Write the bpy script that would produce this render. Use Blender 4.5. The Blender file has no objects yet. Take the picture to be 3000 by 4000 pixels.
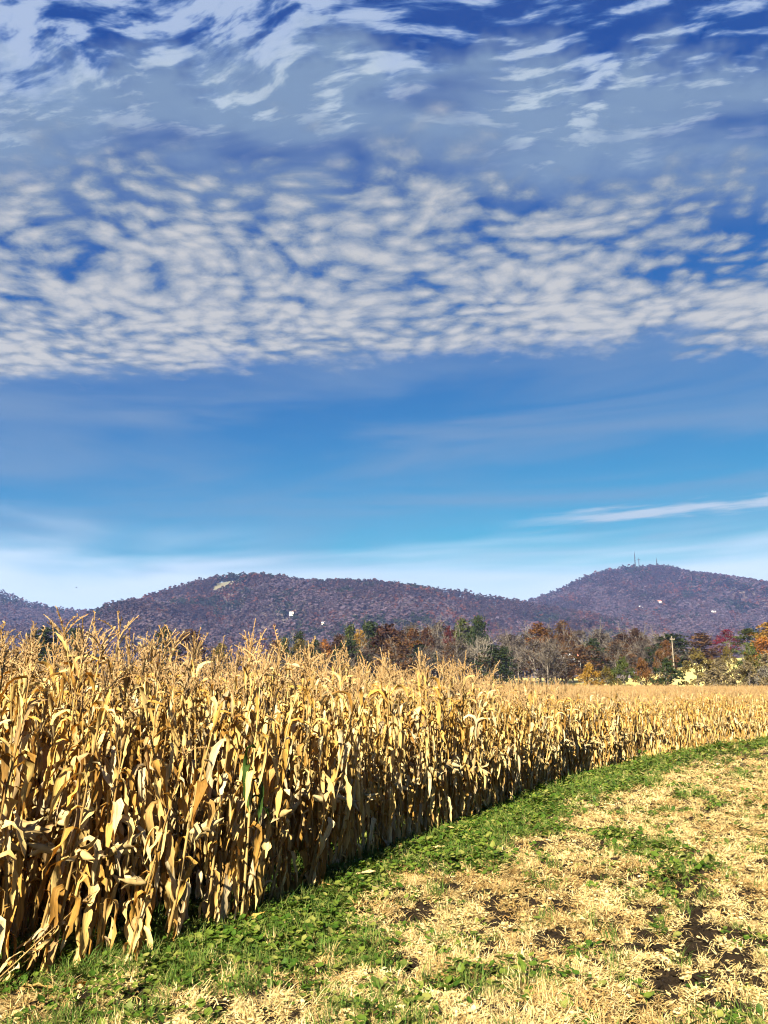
import bpy, math, random
import numpy as np
from mathutils import Vector, Matrix, Euler

R = math.radians
rng = np.random.default_rng(7)
random.seed(7)
scene = bpy.context.scene
COL = scene.collection

# ------------------------------------------------------------------ camera
CAM_H, PITCH = 2.2, R(12.55)
cam_d = bpy.data.cameras.new('camera')
cam_d.sensor_fit = 'VERTICAL'; cam_d.sensor_height = 36.0; cam_d.sensor_width = 27.0
cam_d.lens = 27.0
cam_d.clip_start = 0.1; cam_d.clip_end = 30000.0
cam = bpy.data.objects.new('camera', cam_d); COL.objects.link(cam)
cam.location = (0, 0, CAM_H); cam.rotation_euler = (R(90) + PITCH, 0, 0)
scene.camera = cam

# ------------------------------------------------------------------ sun and sky
HAZE = 0.000062
SUN_EL = R(32.0)
SUN_AZ = R(201.0)          # compass style: from +Y turning towards +X; the sun stands behind the camera, to its left
sun_vec = Vector((math.sin(SUN_AZ) * math.cos(SUN_EL), math.cos(SUN_AZ) * math.cos(SUN_EL), math.sin(SUN_EL)))
sd = bpy.data.lights.new('sun', 'SUN'); sd.energy = 5.0; sd.angle = R(0.5); sd.color = (1.0, 0.88, 0.64)
sun = bpy.data.objects.new('sun', sd); COL.objects.link(sun)
sun.location = (-40, -40, 60)
sun.rotation_euler = sun_vec.to_track_quat('Z', 'Y').to_euler()

vs = scene.view_settings
vs.view_transform = 'Standard'; vs.look = 'None'; vs.gamma = 1.0; vs.exposure = 2.6
vs.use_curve_mapping = False

world = bpy.data.worlds.new('World'); scene.world = world
world.use_nodes = True
WN, WL = world.node_tree.nodes, world.node_tree.links
WN.clear()

class NG:
    """terse node building on one node tree"""
    def __init__(s, nodes, links): s.n, s.l = nodes, links
    def new(s, t, **kw):
        n = s.n.new(t)
        for k, v in kw.items(): setattr(n, k, v)
        return n
    def put(s, sock, v):
        if isinstance(v, bpy.types.NodeSocket): s.l.new(v, sock)
        elif v is not None: sock.default_value = v
    def m(s, op, a, b=None, c=None, clamp=False):
        n = s.new('ShaderNodeMath', operation=op, use_clamp=clamp)
        for i, v in enumerate((a, b, c)): s.put(n.inputs[i], v)
        return n.outputs[0]
    def vm(s, op, a, b=None, scale=None):
        n = s.new('ShaderNodeVectorMath', operation=op)
        s.put(n.inputs[0], a); s.put(n.inputs[1], b)
        if scale is not None: s.put(n.inputs['Scale'], scale)
        return n.outputs[0]
    def xyz(s, x, y, z=0.0):
        n = s.new('ShaderNodeCombineXYZ')
        for i, v in enumerate((x, y, z)): s.put(n.inputs[i], v)
        return n.outputs[0]
    def sep(s, v):
        n = s.new('ShaderNodeSeparateXYZ'); s.put(n.inputs[0], v); return n.outputs
    def noise(s, vec, scale, detail=3.0, rough=0.5, lac=2.0, dist=0.0, dim='3D'):
        n = s.new('ShaderNodeTexNoise'); n.noise_dimensions = dim
        s.put(n.inputs['Vector'], vec); s.put(n.inputs['Scale'], scale); s.put(n.inputs['Detail'], detail)
        s.put(n.inputs['Roughness'], rough); s.put(n.inputs['Lacunarity'], lac); s.put(n.inputs['Distortion'], dist)
        return n.outputs[0]
    def voro(s, vec, scale, smooth=0.6, rand=1.0):
        n = s.new('ShaderNodeTexVoronoi', feature='SMOOTH_F1', voronoi_dimensions='2D')
        s.put(n.inputs['Vector'], vec); s.put(n.inputs['Scale'], scale)
        s.put(n.inputs['Smoothness'], smooth); s.put(n.inputs['Randomness'], rand)
        return n.outputs[0]
    def ss(s, v, lo, hi, to0=0.0, to1=1.0):
        n = s.new('ShaderNodeMapRange', interpolation_type='SMOOTHSTEP')
        s.put(n.inputs[0], v); s.put(n.inputs[1], lo); s.put(n.inputs[2], hi); s.put(n.inputs[3], to0); s.put(n.inputs[4], to1)
        return n.outputs[0]
    def lin(s, v, lo, hi, to0=0.0, to1=1.0):
        n = s.new('ShaderNodeMapRange'); n.clamp = True
        s.put(n.inputs[0], v); s.put(n.inputs[1], lo); s.put(n.inputs[2], hi); s.put(n.inputs[3], to0); s.put(n.inputs[4], to1)
        return n.outputs[0]
    def mix(s, f, a, b):
        n = s.new('ShaderNodeMix', data_type='RGBA')
        s.put(n.inputs[0], f); s.put(n.inputs[6], a); s.put(n.inputs[7], b)
        return n.outputs[2]
    def ramp(s, f, stops, interp='LINEAR'):
        n = s.new('ShaderNodeValToRGB'); s.put(n.inputs[0], f)
        cr = n.color_ramp; cr.interpolation = interp
        while len(cr.elements) < len(stops): cr.elements.new(0.5)
        for e, (p, c) in zip(cr.elements, stops):
            e.position = p; e.color = (*c, 1.0)
        return n.outputs[0]

def build_sky():
    g = NG(WN, WL)
    tc = g.new('ShaderNodeTexCoord')
    d = tc.outputs['Generated']
    X, Y, Z = g.sep(d)
    zc = g.m('MAXIMUM', Z, 0.03)
    px, py = g.m('DIVIDE', X, zc), g.m('DIVIDE', Y, zc)
    P = g.xyz(px, py, 0.0)                                   # a point of the cloud deck, in deck heights
    sky = g.new('ShaderNodeTexSky'); sky.sky_type = 'NISHITA'
    sky.sun_disc = False; sky.sun_elevation = SUN_EL; sky.sun_rotation = SUN_AZ
    sky.altitude = 200.0; sky.air_density = 1.0; sky.dust_density = 0.35; sky.ozone_density = 3.0
    raw = g.new('ShaderNodeSeparateColor'); g.put(raw.inputs[0], g.vm('MINIMUM', g.vm('SCALE', sky.outputs[0], scale=0.06), (0.45, 0.5, 0.55)))
    cmb = g.new('ShaderNodeCombineColor')                     # the camera's deep, saturated rendering of the blue
    for i, (pw, k) in enumerate(((2.1, 21.0), (1.42, 23.0), (0.62, 9.7))):
        g.put(cmb.inputs[i], g.m('MULTIPLY', g.m('POWER', raw.outputs[i], pw), k))
    col = cmb.outputs[0]
    # thin high cirrus, drawn out along the horizon
    D2 = g.xyz(g.m('MULTIPLY', X, 1.9), g.m('MULTIPLY', Y, 1.9), g.m('MULTIPLY', g.m('SUBTRACT', Z, g.m('MULTIPLY', X, 0.04)), 13.0))
    ci = g.noise(D2, 1.0, 4.0, 0.55, dist=0.7)
    cim = g.m('MULTIPLY', g.ss(ci, 0.36, 0.72), g.ss(Z, 0.52, 0.36, 0.05, 0.56))
    col = g.mix(cim, col, (2.3, 3.35, 4.7, 1))
    # pale haze cloud low over the hills
    low = g.noise(D2, 0.9, 3.5, 0.58, dist=0.5)
    lowm = g.m('MULTIPLY', g.ss(g.m('ADD', Z, g.m('MULTIPLY', g.m('SUBTRACT', low, 0.5), -0.20)), 0.200, 0.105), 0.95)
    col = g.mix(lowm, col, (7.0, 8.3, 9.1, 1))
    # one long streak of cirrus low in the east
    az = g.m('DIVIDE', X, g.m('MAXIMUM', Y, 0.05))
    el = g.m('DIVIDE', Z, g.m('MAXIMUM', Y, 0.05))
    sn = g.noise(g.xyz(g.m('MULTIPLY', az, 9.0), g.m('MULTIPLY', g.m('SUBTRACT', el, g.m('MULTIPLY', az, 0.10)), 95.0), 3.1), 1.0, 3.0, 0.6, dim='2D')
    off = g.m('ABSOLUTE', g.m('SUBTRACT', el, g.m('ADD', 0.192, g.m('MULTIPLY', az, 0.088))))
    st = g.m('MULTIPLY', g.ss(g.m('ADD', off, g.m('MULTIPLY', g.m('SUBTRACT', 0.55, sn), 0.03)), 0.014, 0.0), g.m('MULTIPLY', g.ss(az, 0.12, 0.34), g.ss(Y, 0.1, 0.3)))
    col = g.mix(g.m('MULTIPLY', st, 0.75), col, (6.0, 6.6, 7.2, 1))

    # altocumulus deck
    def warped(v, scale, amount):
        w = g.new('ShaderNodeTexNoise', noise_dimensions='2D'); g.put(w.inputs['Vector'], v); g.put(w.inputs['Scale'], scale); g.put(w.inputs['Detail'], 1.0)
        return g.vm('ADD', v, g.vm('SCALE', g.vm('SUBTRACT', w.outputs['Color'], (0.5, 0.5, 0.5)), scale=amount))
    PW = warped(warped(P, 2.6, 0.13), 11.0, 0.02)
    wx, wy, wz = g.sep(PW)
    tilt = 0.16
    qx = g.m('SUBTRACT', wx, g.m('MULTIPLY', wy, tilt)); qy = g.m('ADD', wy, g.m('MULTIPLY', wx, tilt))
    Q = g.xyz(g.m('MULTIPLY', qx, 0.80), qy, 0.7)
    puff = g.m('SUBTRACT', 1.0, g.m('MULTIPLY', g.voro(Q, 17.5, 0.7), 1.3))
    n1 = g.noise(Q, 17.0, 4.5, 0.66, dim='2D')
    n2 = g.noise(Q, 3.6, 2.0, 0.5, dim='2D')
    n3 = g.noise(g.xyz(g.m('MULTIPLY', qx, 0.62), g.m('MULTIPLY', g.m('ADD', qy, g.m('MULTIPLY', qx, 0.05)), 1.7), 4.0), 13.5, 4.5, 0.58, dim='2D')
    edge_n = g.m('MULTIPLY', g.m('SUBTRACT', g.noise(P, 5.0, 4.0, 0.62, dim='2D'), 0.5), 0.40)
    yy = g.m('ADD', py, edge_n)
    # far rim of the deck: nearly straight, one lobe reaching out further on the right
    bay = g.m('MULTIPLY', g.m('MULTIPLY', g.ss(px, 0.62, 0.80), g.ss(px, 1.5, 1.0)), 0.06)
    lobe = g.m('MULTIPLY', g.ss(px, 0.80, 1.0), 0.17)
    rim = g.m('ADD', g.m('SUBTRACT', 2.31, g.m('MULTIPLY', px, 0.13)), g.m('SUBTRACT', lobe, bay))
    inside = g.ss(g.m('SUBTRACT', rim, yy), -0.03, 0.17)
    thick = g.ss(yy, 1.08, 1.85)                              # the deck thickens towards its far rim
    thin = g.m('MULTIPLY', g.m('MULTIPLY', g.ss(px, -0.25, 0.5), g.ss(yy, 1.98, 1.6)), 0.14)
    dens = g.m('ADD', g.m('ADD', g.m('MULTIPLY', puff, 0.60), g.m('MULTIPLY', n1, 0.86)), g.m('MULTIPLY', g.m('SUBTRACT', n2, 0.5), 0.80))
    dens = g.m('ADD', dens, g.m('SUBTRACT', g.m('MULTIPLY', g.m('SUBTRACT', thick, 0.38), 0.46), thin))
    alpha = g.m('MULTIPLY', g.m('POWER', g.ss(dens, 0.44, 0.84), 0.9), inside)
    deck_on = g.ss(yy, 1.16, 1.40)
    alphaA = g.m('MULTIPLY', g.m('MULTIPLY', alpha, deck_on), 0.94)
    body = g.ss(dens, 0.62, 1.34)
    cc = g.mix(body, (1.9, 2.7, 3.9, 1), (5.9, 5.9, 5.7, 1))
    # veil between the deck and the torn cloudlets overhead
    vn = g.noise(g.xyz(g.m('MULTIPLY', qx, 0.5), qy, 9.0), 5.0, 3.5, 0.55, dim='2D')
    vband = g.m('MULTIPLY', g.ss(yy, 1.00, 1.14), g.ss(yy, 1.62, 1.20))
    valpha = g.m('MULTIPLY', g.m('MULTIPLY', vband, g.ss(vn, 0.16, 0.60)), 0.80)
    vcol = g.mix(g.m('MULTIPLY', g.ss(n3, 0.50, 0.68), g.ss(yy, 1.36, 1.14)), (2.4, 3.5, 4.9, 1), (5.4, 6.4, 7.1, 1))
    # torn cloudlets overhead
    tear = g.m('ADD', n3, g.m('MULTIPLY', g.m('SUBTRACT', n2, 0.5), 0.45))
    tear = g.m('ADD', tear, g.m('ADD', 0.02, g.m('MULTIPLY', px, -0.09)))
    talpha = g.m('MULTIPLY', g.m('MULTIPLY', g.ss(tear, 0.42, 0.66), g.ss(yy, 1.24, 1.04)), 0.82)
    tcol = g.mix(g.ss(tear, 0.46, 0.68), (1.3, 2.9, 6.2, 1), (4.8, 5.9, 7.7, 1))
    for_exposure = 0.343
    deckfade = g.ss(Z, 0.03, 0.10)
    col = g.mix(g.m('MULTIPLY', talpha, deckfade), col, tcol)
    col = g.mix(g.m('MULTIPLY', valpha, deckfade), col, vcol)
    col = g.mix(g.m('MULTIPLY', alphaA, deckfade), col, cc)
    bg = g.new('ShaderNodeBackground'); g.put(bg.inputs[0], g.vm('SCALE', col, scale=for_exposure)); g.put(bg.inputs[1], 0.05)
    out = g.new('ShaderNodeOutputWorld'); g.l.new(bg.outputs[0], out.inputs[0])
build_sky()
world.cycles.sampling_method = 'MANUAL'; world.cycles.sample_map_resolution = 512

cy = scene.cycles
cy.use_denoising = True; cy.denoiser = 'OPENIMAGEDENOISE'
cy.denoising_input_passes = 'RGB_ALBEDO_NORMAL'; cy.denoising_prefilter = 'ACCURATE'
cy.use_adaptive_sampling = True; cy.adaptive_threshold = 0.015
cy.pixel_filter_type = 'BLACKMAN_HARRIS'; cy.filter_width = 1.1
cy.max_bounces = 6; cy.diffuse_bounces = 1; cy.glossy_bounces = 2; cy.transmission_bounces = 4
cy.transparent_max_bounces = 8; cy.volume_bounces = 0
cy.caustics_reflective = False; cy.caustics_refractive = False
cy.sample_clamp_indirect = 4.0

# ------------------------------------------------------------------ helpers
def smooth01(a, lo, hi):
    t = np.clip((np.asarray(a, float) - lo) / (hi - lo), 0, 1)
    return t * t * (3 - 2 * t)

_perm = np.random.default_rng(11).random((256, 256))
def vnoise(x, y):
    """value noise, 0..1"""
    x, y = np.asarray(x, float), np.asarray(y, float)
    xi, yi = np.floor(x).astype(int), np.floor(y).astype(int)
    fx, fy = x - xi, y - yi
    fx, fy = fx * fx * (3 - 2 * fx), fy * fy * (3 - 2 * fy)
    g = lambda a, b: _perm[a % 256, b % 256]
    return (g(xi, yi) * (1 - fx) + g(xi + 1, yi) * fx) * (1 - fy) + (g(xi, yi + 1) * (1 - fx) + g(xi + 1, yi + 1) * fx) * fy
def fbm(x, y, octv=4, rough=0.5):
    s, a, n = 0.0, 1.0, 0.0
    for i in range(octv):
        s = s + a * vnoise(np.asarray(x) * 2 ** i + 17.3 * i, np.asarray(y) * 2 ** i + 9.1 * i); n += a; a *= rough
    return s / n

class MB:
    """collects vertices and faces; tone = a random value per piece, uv = (along, across)"""
    def __init__(s): s.v, s.f, s.t, s.uv, s.nv = [], [], [], [], 0
    def add(s, verts, faces, tone=0.5, uv=None):
        verts = np.asarray(verts, float).reshape(-1, 3)
        s.v.append(verts); s.f += [tuple(int(i) + s.nv for i in f) for f in faces]
        s.t.append(np.full(len(verts), tone) if np.isscalar(tone) else np.asarray(tone, float))
        s.uv.append(np.zeros((len(verts), 2)) if uv is None else np.asarray(uv, float))
        s.nv += len(verts)
    def box(s, c, size, rz=0.0, tone=0.5):
        x, y, z = [q / 2 for q in size]
        v = np.array([(a, b, d) for a in (-x, x) for b in (-y, y) for d in (-z, z)])
        cr, sr = math.cos(rz), math.sin(rz)
        v = np.column_stack((v[:, 0] * cr - v[:, 1] * sr, v[:, 0] * sr + v[:, 1] * cr, v[:, 2])) + np.asarray(c)
        s.add(v, [(0, 1, 3, 2), (4, 6, 7, 5), (0, 4, 5, 1), (2, 3, 7, 6), (0, 2, 6, 4), (1, 5, 7, 3)], tone)
    def tube(s, pts, radii, n=6, tone=0.5, cap=True):
        pts = np.asarray(pts, float); radii = np.broadcast_to(radii, (len(pts),))
        T = np.gradient(pts, axis=0); T /= np.linalg.norm(T, axis=1)[:, None] + 1e-9
        ref = np.array([1.0, 0, 0]) if abs(T[0][0]) < 0.8 else np.array([0, 1.0, 0])
        A = np.cross(T, ref); A /= np.linalg.norm(A, axis=1)[:, None] + 1e-9
        B = np.cross(T, A)
        an = np.arange(n) / n * 2 * math.pi
        ring = pts[:, None, :] + radii[:, None, None] * (np.cos(an)[None, :, None] * A[:, None, :] + np.sin(an)[None, :, None] * B[:, None, :])
        k = len(pts); f = []
        for i in range(k - 1):
            for j in range(n):
                a, b = i * n + j, i * n + (j + 1) % n
                f.append((a, b, b + n, a + n))
        if cap: f += [tuple(range(n - 1, -1, -1)), tuple((k - 1) * n + j for j in range(n))]
        uv = np.repeat(np.column_stack((np.linspace(0, 1, k), np.zeros(k))), n, axis=0)
        s.add(ring.reshape(-1, 3), f, tone, uv)
    def merge(s, verts, faces, tones, uvs):
        s.v.append(verts); s.f += [tuple(i + s.nv for i in f) for f in faces]; s.t.append(tones); s.uv.append(uvs); s.nv += len(verts)
    def arrays(s): return np.concatenate(s.v), s.f, np.concatenate(s.t), np.concatenate(s.uv)
    def mesh(s, name, mat=None, smooth=False):
        v, f, t, uv = s.arrays()
        me = bpy.data.meshes.new(name); me.from_pydata(v.tolist(), [], f)
        at = me.attributes.new('tone', 'FLOAT', 'POINT'); at.data.foreach_set('value', t.astype(np.float32))
        au = me.attributes.new('along', 'FLOAT2', 'POINT'); au.data.foreach_set('vector', uv.astype(np.float32).ravel())
        if mat is not None: me.materials.append(mat)
        if smooth: me.polygons.foreach_set('use_smooth', np.ones(len(me.polygons), bool))
        me.update()
        return me

def link(name, data, parent=None, loc=None, rot=None, scl=None, mat=None):
    o = bpy.data.objects.new(name, data); COL.objects.link(o)
    if parent is not None: o.parent = parent
    if loc is not None: o.location = loc
    if rot is not None: o.rotation_euler = rot
    if scl is not None: o.scale = scl
    if mat is not None:
        o.material_slots[0].link = 'OBJECT'; o.material_slots[0].material = mat
    return o
def tag(o, label=None, cat=None, group=None, kind=None):
    if label: o['label'] = label
    if cat: o['category'] = cat
    if group: o['group'] = group
    if kind: o['kind'] = kind
    return o

def scatter(name, protos, pts, rot, scl, idx, label, cat=None):
    """uncountable stuff: one object that instances its prototypes on points through geometry nodes"""
    me = bpy.data.meshes.new(name); me.from_pydata(np.asarray(pts, float).tolist(), [], [])
    a = me.attributes.new('rot', 'FLOAT_VECTOR', 'POINT'); a.data.foreach_set('vector', np.asarray(rot, np.float32).ravel())
    a = me.attributes.new('scl', 'FLOAT_VECTOR', 'POINT'); a.data.foreach_set('vector', np.asarray(scl, np.float32).ravel())
    a = me.attributes.new('idx', 'INT', 'POINT'); a.data.foreach_set('value', np.asarray(idx, np.int32))
    pc = bpy.data.collections.new(name + '_sources')
    for i, pm in enumerate(protos):
        po = bpy.data.objects.new('%s_source_%02d' % (name, i), pm); pc.objects.link(po)
    o = link(name, me)
    ng = bpy.data.node_groups.new(name, 'GeometryNodeTree')
    ng.interface.new_socket('Geometry', in_out='INPUT', socket_type='NodeSocketGeometry')
    ng.interface.new_socket('Geometry', in_out='OUTPUT', socket_type='NodeSocketGeometry')
    N, L = ng.nodes, ng.links
    gi, go = N.new('NodeGroupInput'), N.new('NodeGroupOutput')
    ip = N.new('GeometryNodeInstanceOnPoints'); ci = N.new('GeometryNodeCollectionInfo')
    ci.inputs['Collection'].default_value = pc
    ci.inputs['Separate Children'].default_value = True; ci.inputs['Reset Children'].default_value = True
    ip.inputs['Pick Instance'].default_value = True
    for nm, dt, sock in (('rot', 'FLOAT_VECTOR', 'Rotation'), ('scl', 'FLOAT_VECTOR', 'Scale'), ('idx', 'INT', 'Instance Index')):
        na = N.new('GeometryNodeInputNamedAttribute'); na.data_type = dt; na.inputs['Name'].default_value = nm
        L.new(na.outputs[0], ip.inputs[sock])
    L.new(gi.outputs[0], ip.inputs['Points']); L.new(ci.outputs[0], ip.inputs['Instance']); L.new(ip.outputs[0], go.inputs[0])
    md = o.modifiers.new('scatter', 'NODES'); md.node_group = ng
    tag(o, label, cat, None, 'stuff')
    return o

# ------------------------------------------------------------------ materials
def new_mat(name):
    m = bpy.data.materials.new(name); m.use_nodes = True
    m.node_tree.nodes.clear()
    return m, NG(m.node_tree.nodes, m.node_tree.links)
def finish(g, shader):
    o = g.new('ShaderNodeOutputMaterial'); g.l.new(shader, o.inputs[0])
def attr(g, name):
    n = g.new('ShaderNodeAttribute'); n.attribute_name = name; return n

def leaf_mat(name, stops, trans=0.35, tcol=(1.0, 0.62, 0.22), streak=0.35, rnd=1.0, rough=0.75, spec=0.12):
    """thin plant tissue: colour picked per piece, fine veins along it, light passing through"""
    m, g = new_mat(name)
    oi = g.new('ShaderNodeObjectInfo'); t = attr(g, 'tone').outputs['Fac']
    f = g.m('FRACT', g.m('ADD', t, g.m('MULTIPLY', oi.outputs['Random'], rnd)))
    col = g.ramp(f, stops)
    if streak:
        uv = attr(g, 'along').outputs['Vector']
        sx, sy, sz = g.sep(uv)
        vein = g.noise(g.xyz(g.m('MULTIPLY', sx, 1.6), g.m('MULTIPLY', sy, 22.0), g.m('MULTIPLY', f, 37.0)), 1.0, 2.0, 0.6)
        blot = g.noise(g.xyz(g.m('MULTIPLY', sx, 5.0), g.m('MULTIPLY', sy, 3.0), g.m('MULTIPLY', f, 61.0)), 1.0, 2.0, 0.6)
        k = g.m('ADD', g.lin(vein, 0.3, 0.7, 1 - streak * 1.3, 1 + streak * 0.6), g.m('SUBTRACT', g.lin(blot, 0.3, 0.7, -0.2, 0.2), g.ss(blot, 0.60, 0.72, 0.0, 0.35)))
        col = g.vm('SCALE', col, scale=k)
    p = g.new('ShaderNodeBsdfPrincipled'); g.put(p.inputs['Base Color'], col); p.inputs['Roughness'].default_value = rough
    p.inputs['Specular IOR Level'].default_value = spec
    if trans:
        tr = g.new('ShaderNodeBsdfTranslucent'); g.put(tr.inputs[0], g.vm('MULTIPLY', col, tcol))
        mx = g.new('ShaderNodeMixShader'); mx.inputs[0].default_value = trans
        g.l.new(p.outputs[0], mx.inputs[1]); g.l.new(tr.outputs[0], mx.inputs[2]); finish(g, mx.outputs[0])
    else: finish(g, p.outputs[0])
    return m

def plain_mat(name, col, rough=0.7, var=0.25, scale=3.0, metal=0.0):
    m, g = new_mat(name)
    tc = g.new('ShaderNodeTexCoord')
    n = g.noise(tc.outputs['Object'], scale, 4.0, 0.6)
    c = g.vm('SCALE', (*col,), scale=g.lin(n, 0.3, 0.7, 1 - var, 1 + var))
    p = g.new('ShaderNodeBsdfPrincipled'); g.put(p.inputs['Base Color'], c); p.inputs['Roughness'].default_value = rough
    p.inputs['Metallic'].default_value = metal
    finish(g, p.outputs[0]); return m

STRAW = [(0.0, (0.4884, 0.3784, 0.1648)), (0.16, (0.4273, 0.2991, 0.09767)), (0.30, (0.3419, 0.2014, 0.04578)), (0.44, (0.1709, 0.08848, 0.01953)), (0.54, (0.4151, 0.3052, 0.1221)), (0.70, (0.4761, 0.4029, 0.2442)), (0.80, (0.2442, 0.1892, 0.116)), (0.90, (0.293, 0.1648, 0.03662)), (1.0, (0.4884, 0.3784, 0.1648))]
M = {}
M['corn_leaf'] = leaf_mat('dry_corn_leaf', STRAW, 0.30, (1.0, 0.60, 0.20))
M['corn_leaf_green'] = leaf_mat('green_corn_leaf', [(0, (0.01891, 0.04592, 0.008103)), (0.5, (0.03781, 0.07023, 0.0108)), (1, (0.1621, 0.1459, 0.03241))], 0.3, (0.9, 1.0, 0.25))
M['stalk'] = leaf_mat('dry_corn_stalk', [(0, (0.2485, 0.1783, 0.07023)), (0.4, (0.1945, 0.1188, 0.03781)), (0.7, (0.1296, 0.07563, 0.02431)), (1, (0.2485, 0.1783, 0.07023))], 0.0, streak=0.3)
M['husk'] = leaf_mat('dry_ear_husk', [(0, (0.3349, 0.2701, 0.1513)), (0.5, (0.2809, 0.1999, 0.08643)), (1, (0.3349, 0.2701, 0.1513))], 0.15, streak=0.3)
M['tassel'] = leaf_mat('dry_tassel', [(0, (0.2852, 0.2012, 0.105)), (0.5, (0.1988, 0.1191, 0.04667)), (1, (0.3025, 0.2258, 0.1284))], 0.25, (1, 0.7, 0.35), streak=0.0)
M['straw_grass'] = leaf_mat('dry_cut_grass', [(0, (0.4322, 0.3511, 0.1729)), (0.35, (0.3781, 0.2863, 0.1188)), (0.6, (0.2701, 0.1783, 0.06482)), (0.8, (0.4322, 0.3673, 0.2053)), (1, (0.4322, 0.3511, 0.1729))], 0.22, (1, 0.75, 0.35), streak=0.0)
M['brown_straw'] = leaf_mat('brown_dry_grass', [(0, (0.2853, 0.2036, 0.08645)), (0.35, (0.2495, 0.1661, 0.0594)), (0.6, (0.1783, 0.1034, 0.03241)), (0.8, (0.2853, 0.213, 0.1027)), (1, (0.2853, 0.2036, 0.08645))], 0.22, (1, 0.75, 0.35), streak=0.0)
M['weed'] = leaf_mat('green_weed', [(0, (0.02215, 0.05315, 0.006202)), (0.35, (0.03987, 0.07974, 0.008856)), (0.62, (0.08856, 0.1196, 0.01772)), (0.82, (0.1595, 0.1639, 0.0443)), (1, (0.02215, 0.05315, 0.006202))], 0.35, (0.9, 1.0, 0.3), streak=0.0, rough=0.45)
M['green_grass'] = leaf_mat('green_grass', [(0, (0.031, 0.07087, 0.01107)), (0.5, (0.06202, 0.1063, 0.01772)), (0.8, (0.1418, 0.1418, 0.0443)), (1, (0.031, 0.07087, 0.01107))], 0.3, (0.9, 1.0, 0.3), streak=0.0)
def crown_mat(name, stops, trans=0.22, tc=(1.0, 0.7, 0.3)): return leaf_mat(name, stops, trans, tc, streak=0.0, rnd=0.35, rough=0.8, spec=0.1)
M['bark'] = plain_mat('grey_bark', (0.085, 0.072, 0.062), 0.9, 0.35, 2.0)
M['pale_bark'] = plain_mat('pale_bark', (0.20, 0.18, 0.16), 0.9, 0.3, 2.0)

# ------------------------------------------------------------------ ground
EDGE = np.array([(-7.5, 2.4), (-4.2, 5.05), (-2.82, 6.27), (-2.11, 6.78), (-1.71, 7.11), (-1.32, 7.73), (-0.86, 8.63), (-0.18, 10.57), (1.3, 13.46), (2.87, 17.17), (5.91, 24.2), (10.12, 31.5), (14.61, 37.04), (20.2, 42.3), (29.62, 50.67), (44.27, 62.2)])
def edge_dist(x, y):
    """signed distance to the edge of the corn: positive out on the track, negative inside the field"""
    p = np.column_stack((np.ravel(x), np.ravel(y))).astype(float)
    best = np.full(len(p), 1e9); sign = np.ones(len(p))
    for a, b in zip(EDGE[:-1], EDGE[1:]):
        d = b - a; L2 = d @ d
        t = np.clip(((p - a) @ d) / L2, 0, 1)
        q = p - (a + t[:, None] * d)
        dist = np.hypot(q[:, 0], q[:, 1]); cr = d[0] * (p[:, 1] - a[1]) - d[1] * (p[:, 0] - a[0])
        m = dist < best
        best[m] = dist[m]; sign[m] = np.where(cr[m] > 0, -1.0, 1.0)
    return (best * sign).reshape(np.shape(x))
def lumps(x, y): return fbm(np.asarray(x) * 4.6, np.asarray(y) * 4.6 + 50, 2, 0.6)
def ground_z(x, y):
    x, y = np.asarray(x, float), np.asarray(y, float)
    z = -0.78 * smooth01(y + 0.25 * x, 7.5, 36)
    z = z + 9.6 * np.exp(-(((x - 98) / 30.0) ** 2 + ((y - 205) / 34.0) ** 2))           # the mown rise on the right
    z = z + 5.0 * smooth01(y, 170, 330) * smooth01(x, -200, 60)
    near = np.exp(-np.maximum(y - 8, 0) / 26.0)
    z = z + near * ((fbm(x * 0.9, y * 0.9, 4) - 0.5) * 0.14 + (0.5 - lumps(x, y)) * 0.13)
    return z
def ruts(x, y):
    d = edge_dist(x, y); w = (fbm(np.asarray(x) * 0.7, np.asarray(y) * 0.7, 2) - 0.5) * 0.35
    r = 0.0
    for c, wd in ((3.75, 0.16), (5.55, 0.16)):
        r = r - 0.075 * np.exp(-((d + w - c) / wd) ** 2) + 0.03 * np.exp(-((d + w - c - 0.3) / 0.14) ** 2) + 0.03 * np.exp(-((d + w - c + 0.3) / 0.14) ** 2)
    return r
def ground_full(x, y): return ground_z(x, y) + ruts(x, y)

def grow(a, step, limit, k=1.16):
    out = [a]
    while abs(out[-1]) < abs(limit) or (out[-1] - a) * (limit - a) <= 0:
        step *= k; out.append(out[-1] + math.copysign(step, limit - a))
        if (out[-1] - limit) * (limit - a) > 0: break
    return out
def grid_mesh(name, xs, ys, zf, mat):
    X, Y = np.meshgrid(xs, ys); Z = zf(X, Y)
    nx, ny = len(xs), len(ys)
    v = np.column_stack((X.ravel(), Y.ravel(), Z.ravel()))
    i = np.arange(nx - 1)[None, :] + np.arange(ny - 1)[:, None] * nx
    f = np.stack((i, i + 1, i + nx + 1, i + nx), -1).reshape(-1, 4)
    me = bpy.data.meshes.new(name)
    me.vertices.add(len(v)); me.vertices.foreach_set('co', v.ravel())
    me.loops.add(f.size); me.loops.foreach_set('vertex_index', f.ravel().astype(np.int32))
    me.polygons.add(len(f)); me.polygons.foreach_set('loop_start', np.arange(0, f.size, 4, dtype=np.int32))
    me.update(calc_edges=True); me.validate()
    me.polygons.foreach_set('use_smooth', np.ones(len(me.polygons), bool))
    me.materials.append(mat)
    return me
xs = grow(-5.0, 0.08, -6000.0)[::-1][:-1] + list(np.arange(-5.0, 11.0, 0.08)) + grow(11.0, 0.08, 6000.0)
ys = grow(3.5, 0.08, -300.0)[::-1][:-1] + list(np.arange(3.5, 21.0, 0.08)) + grow(21.0, 0.08, 6500.0, 1.12)

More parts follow.
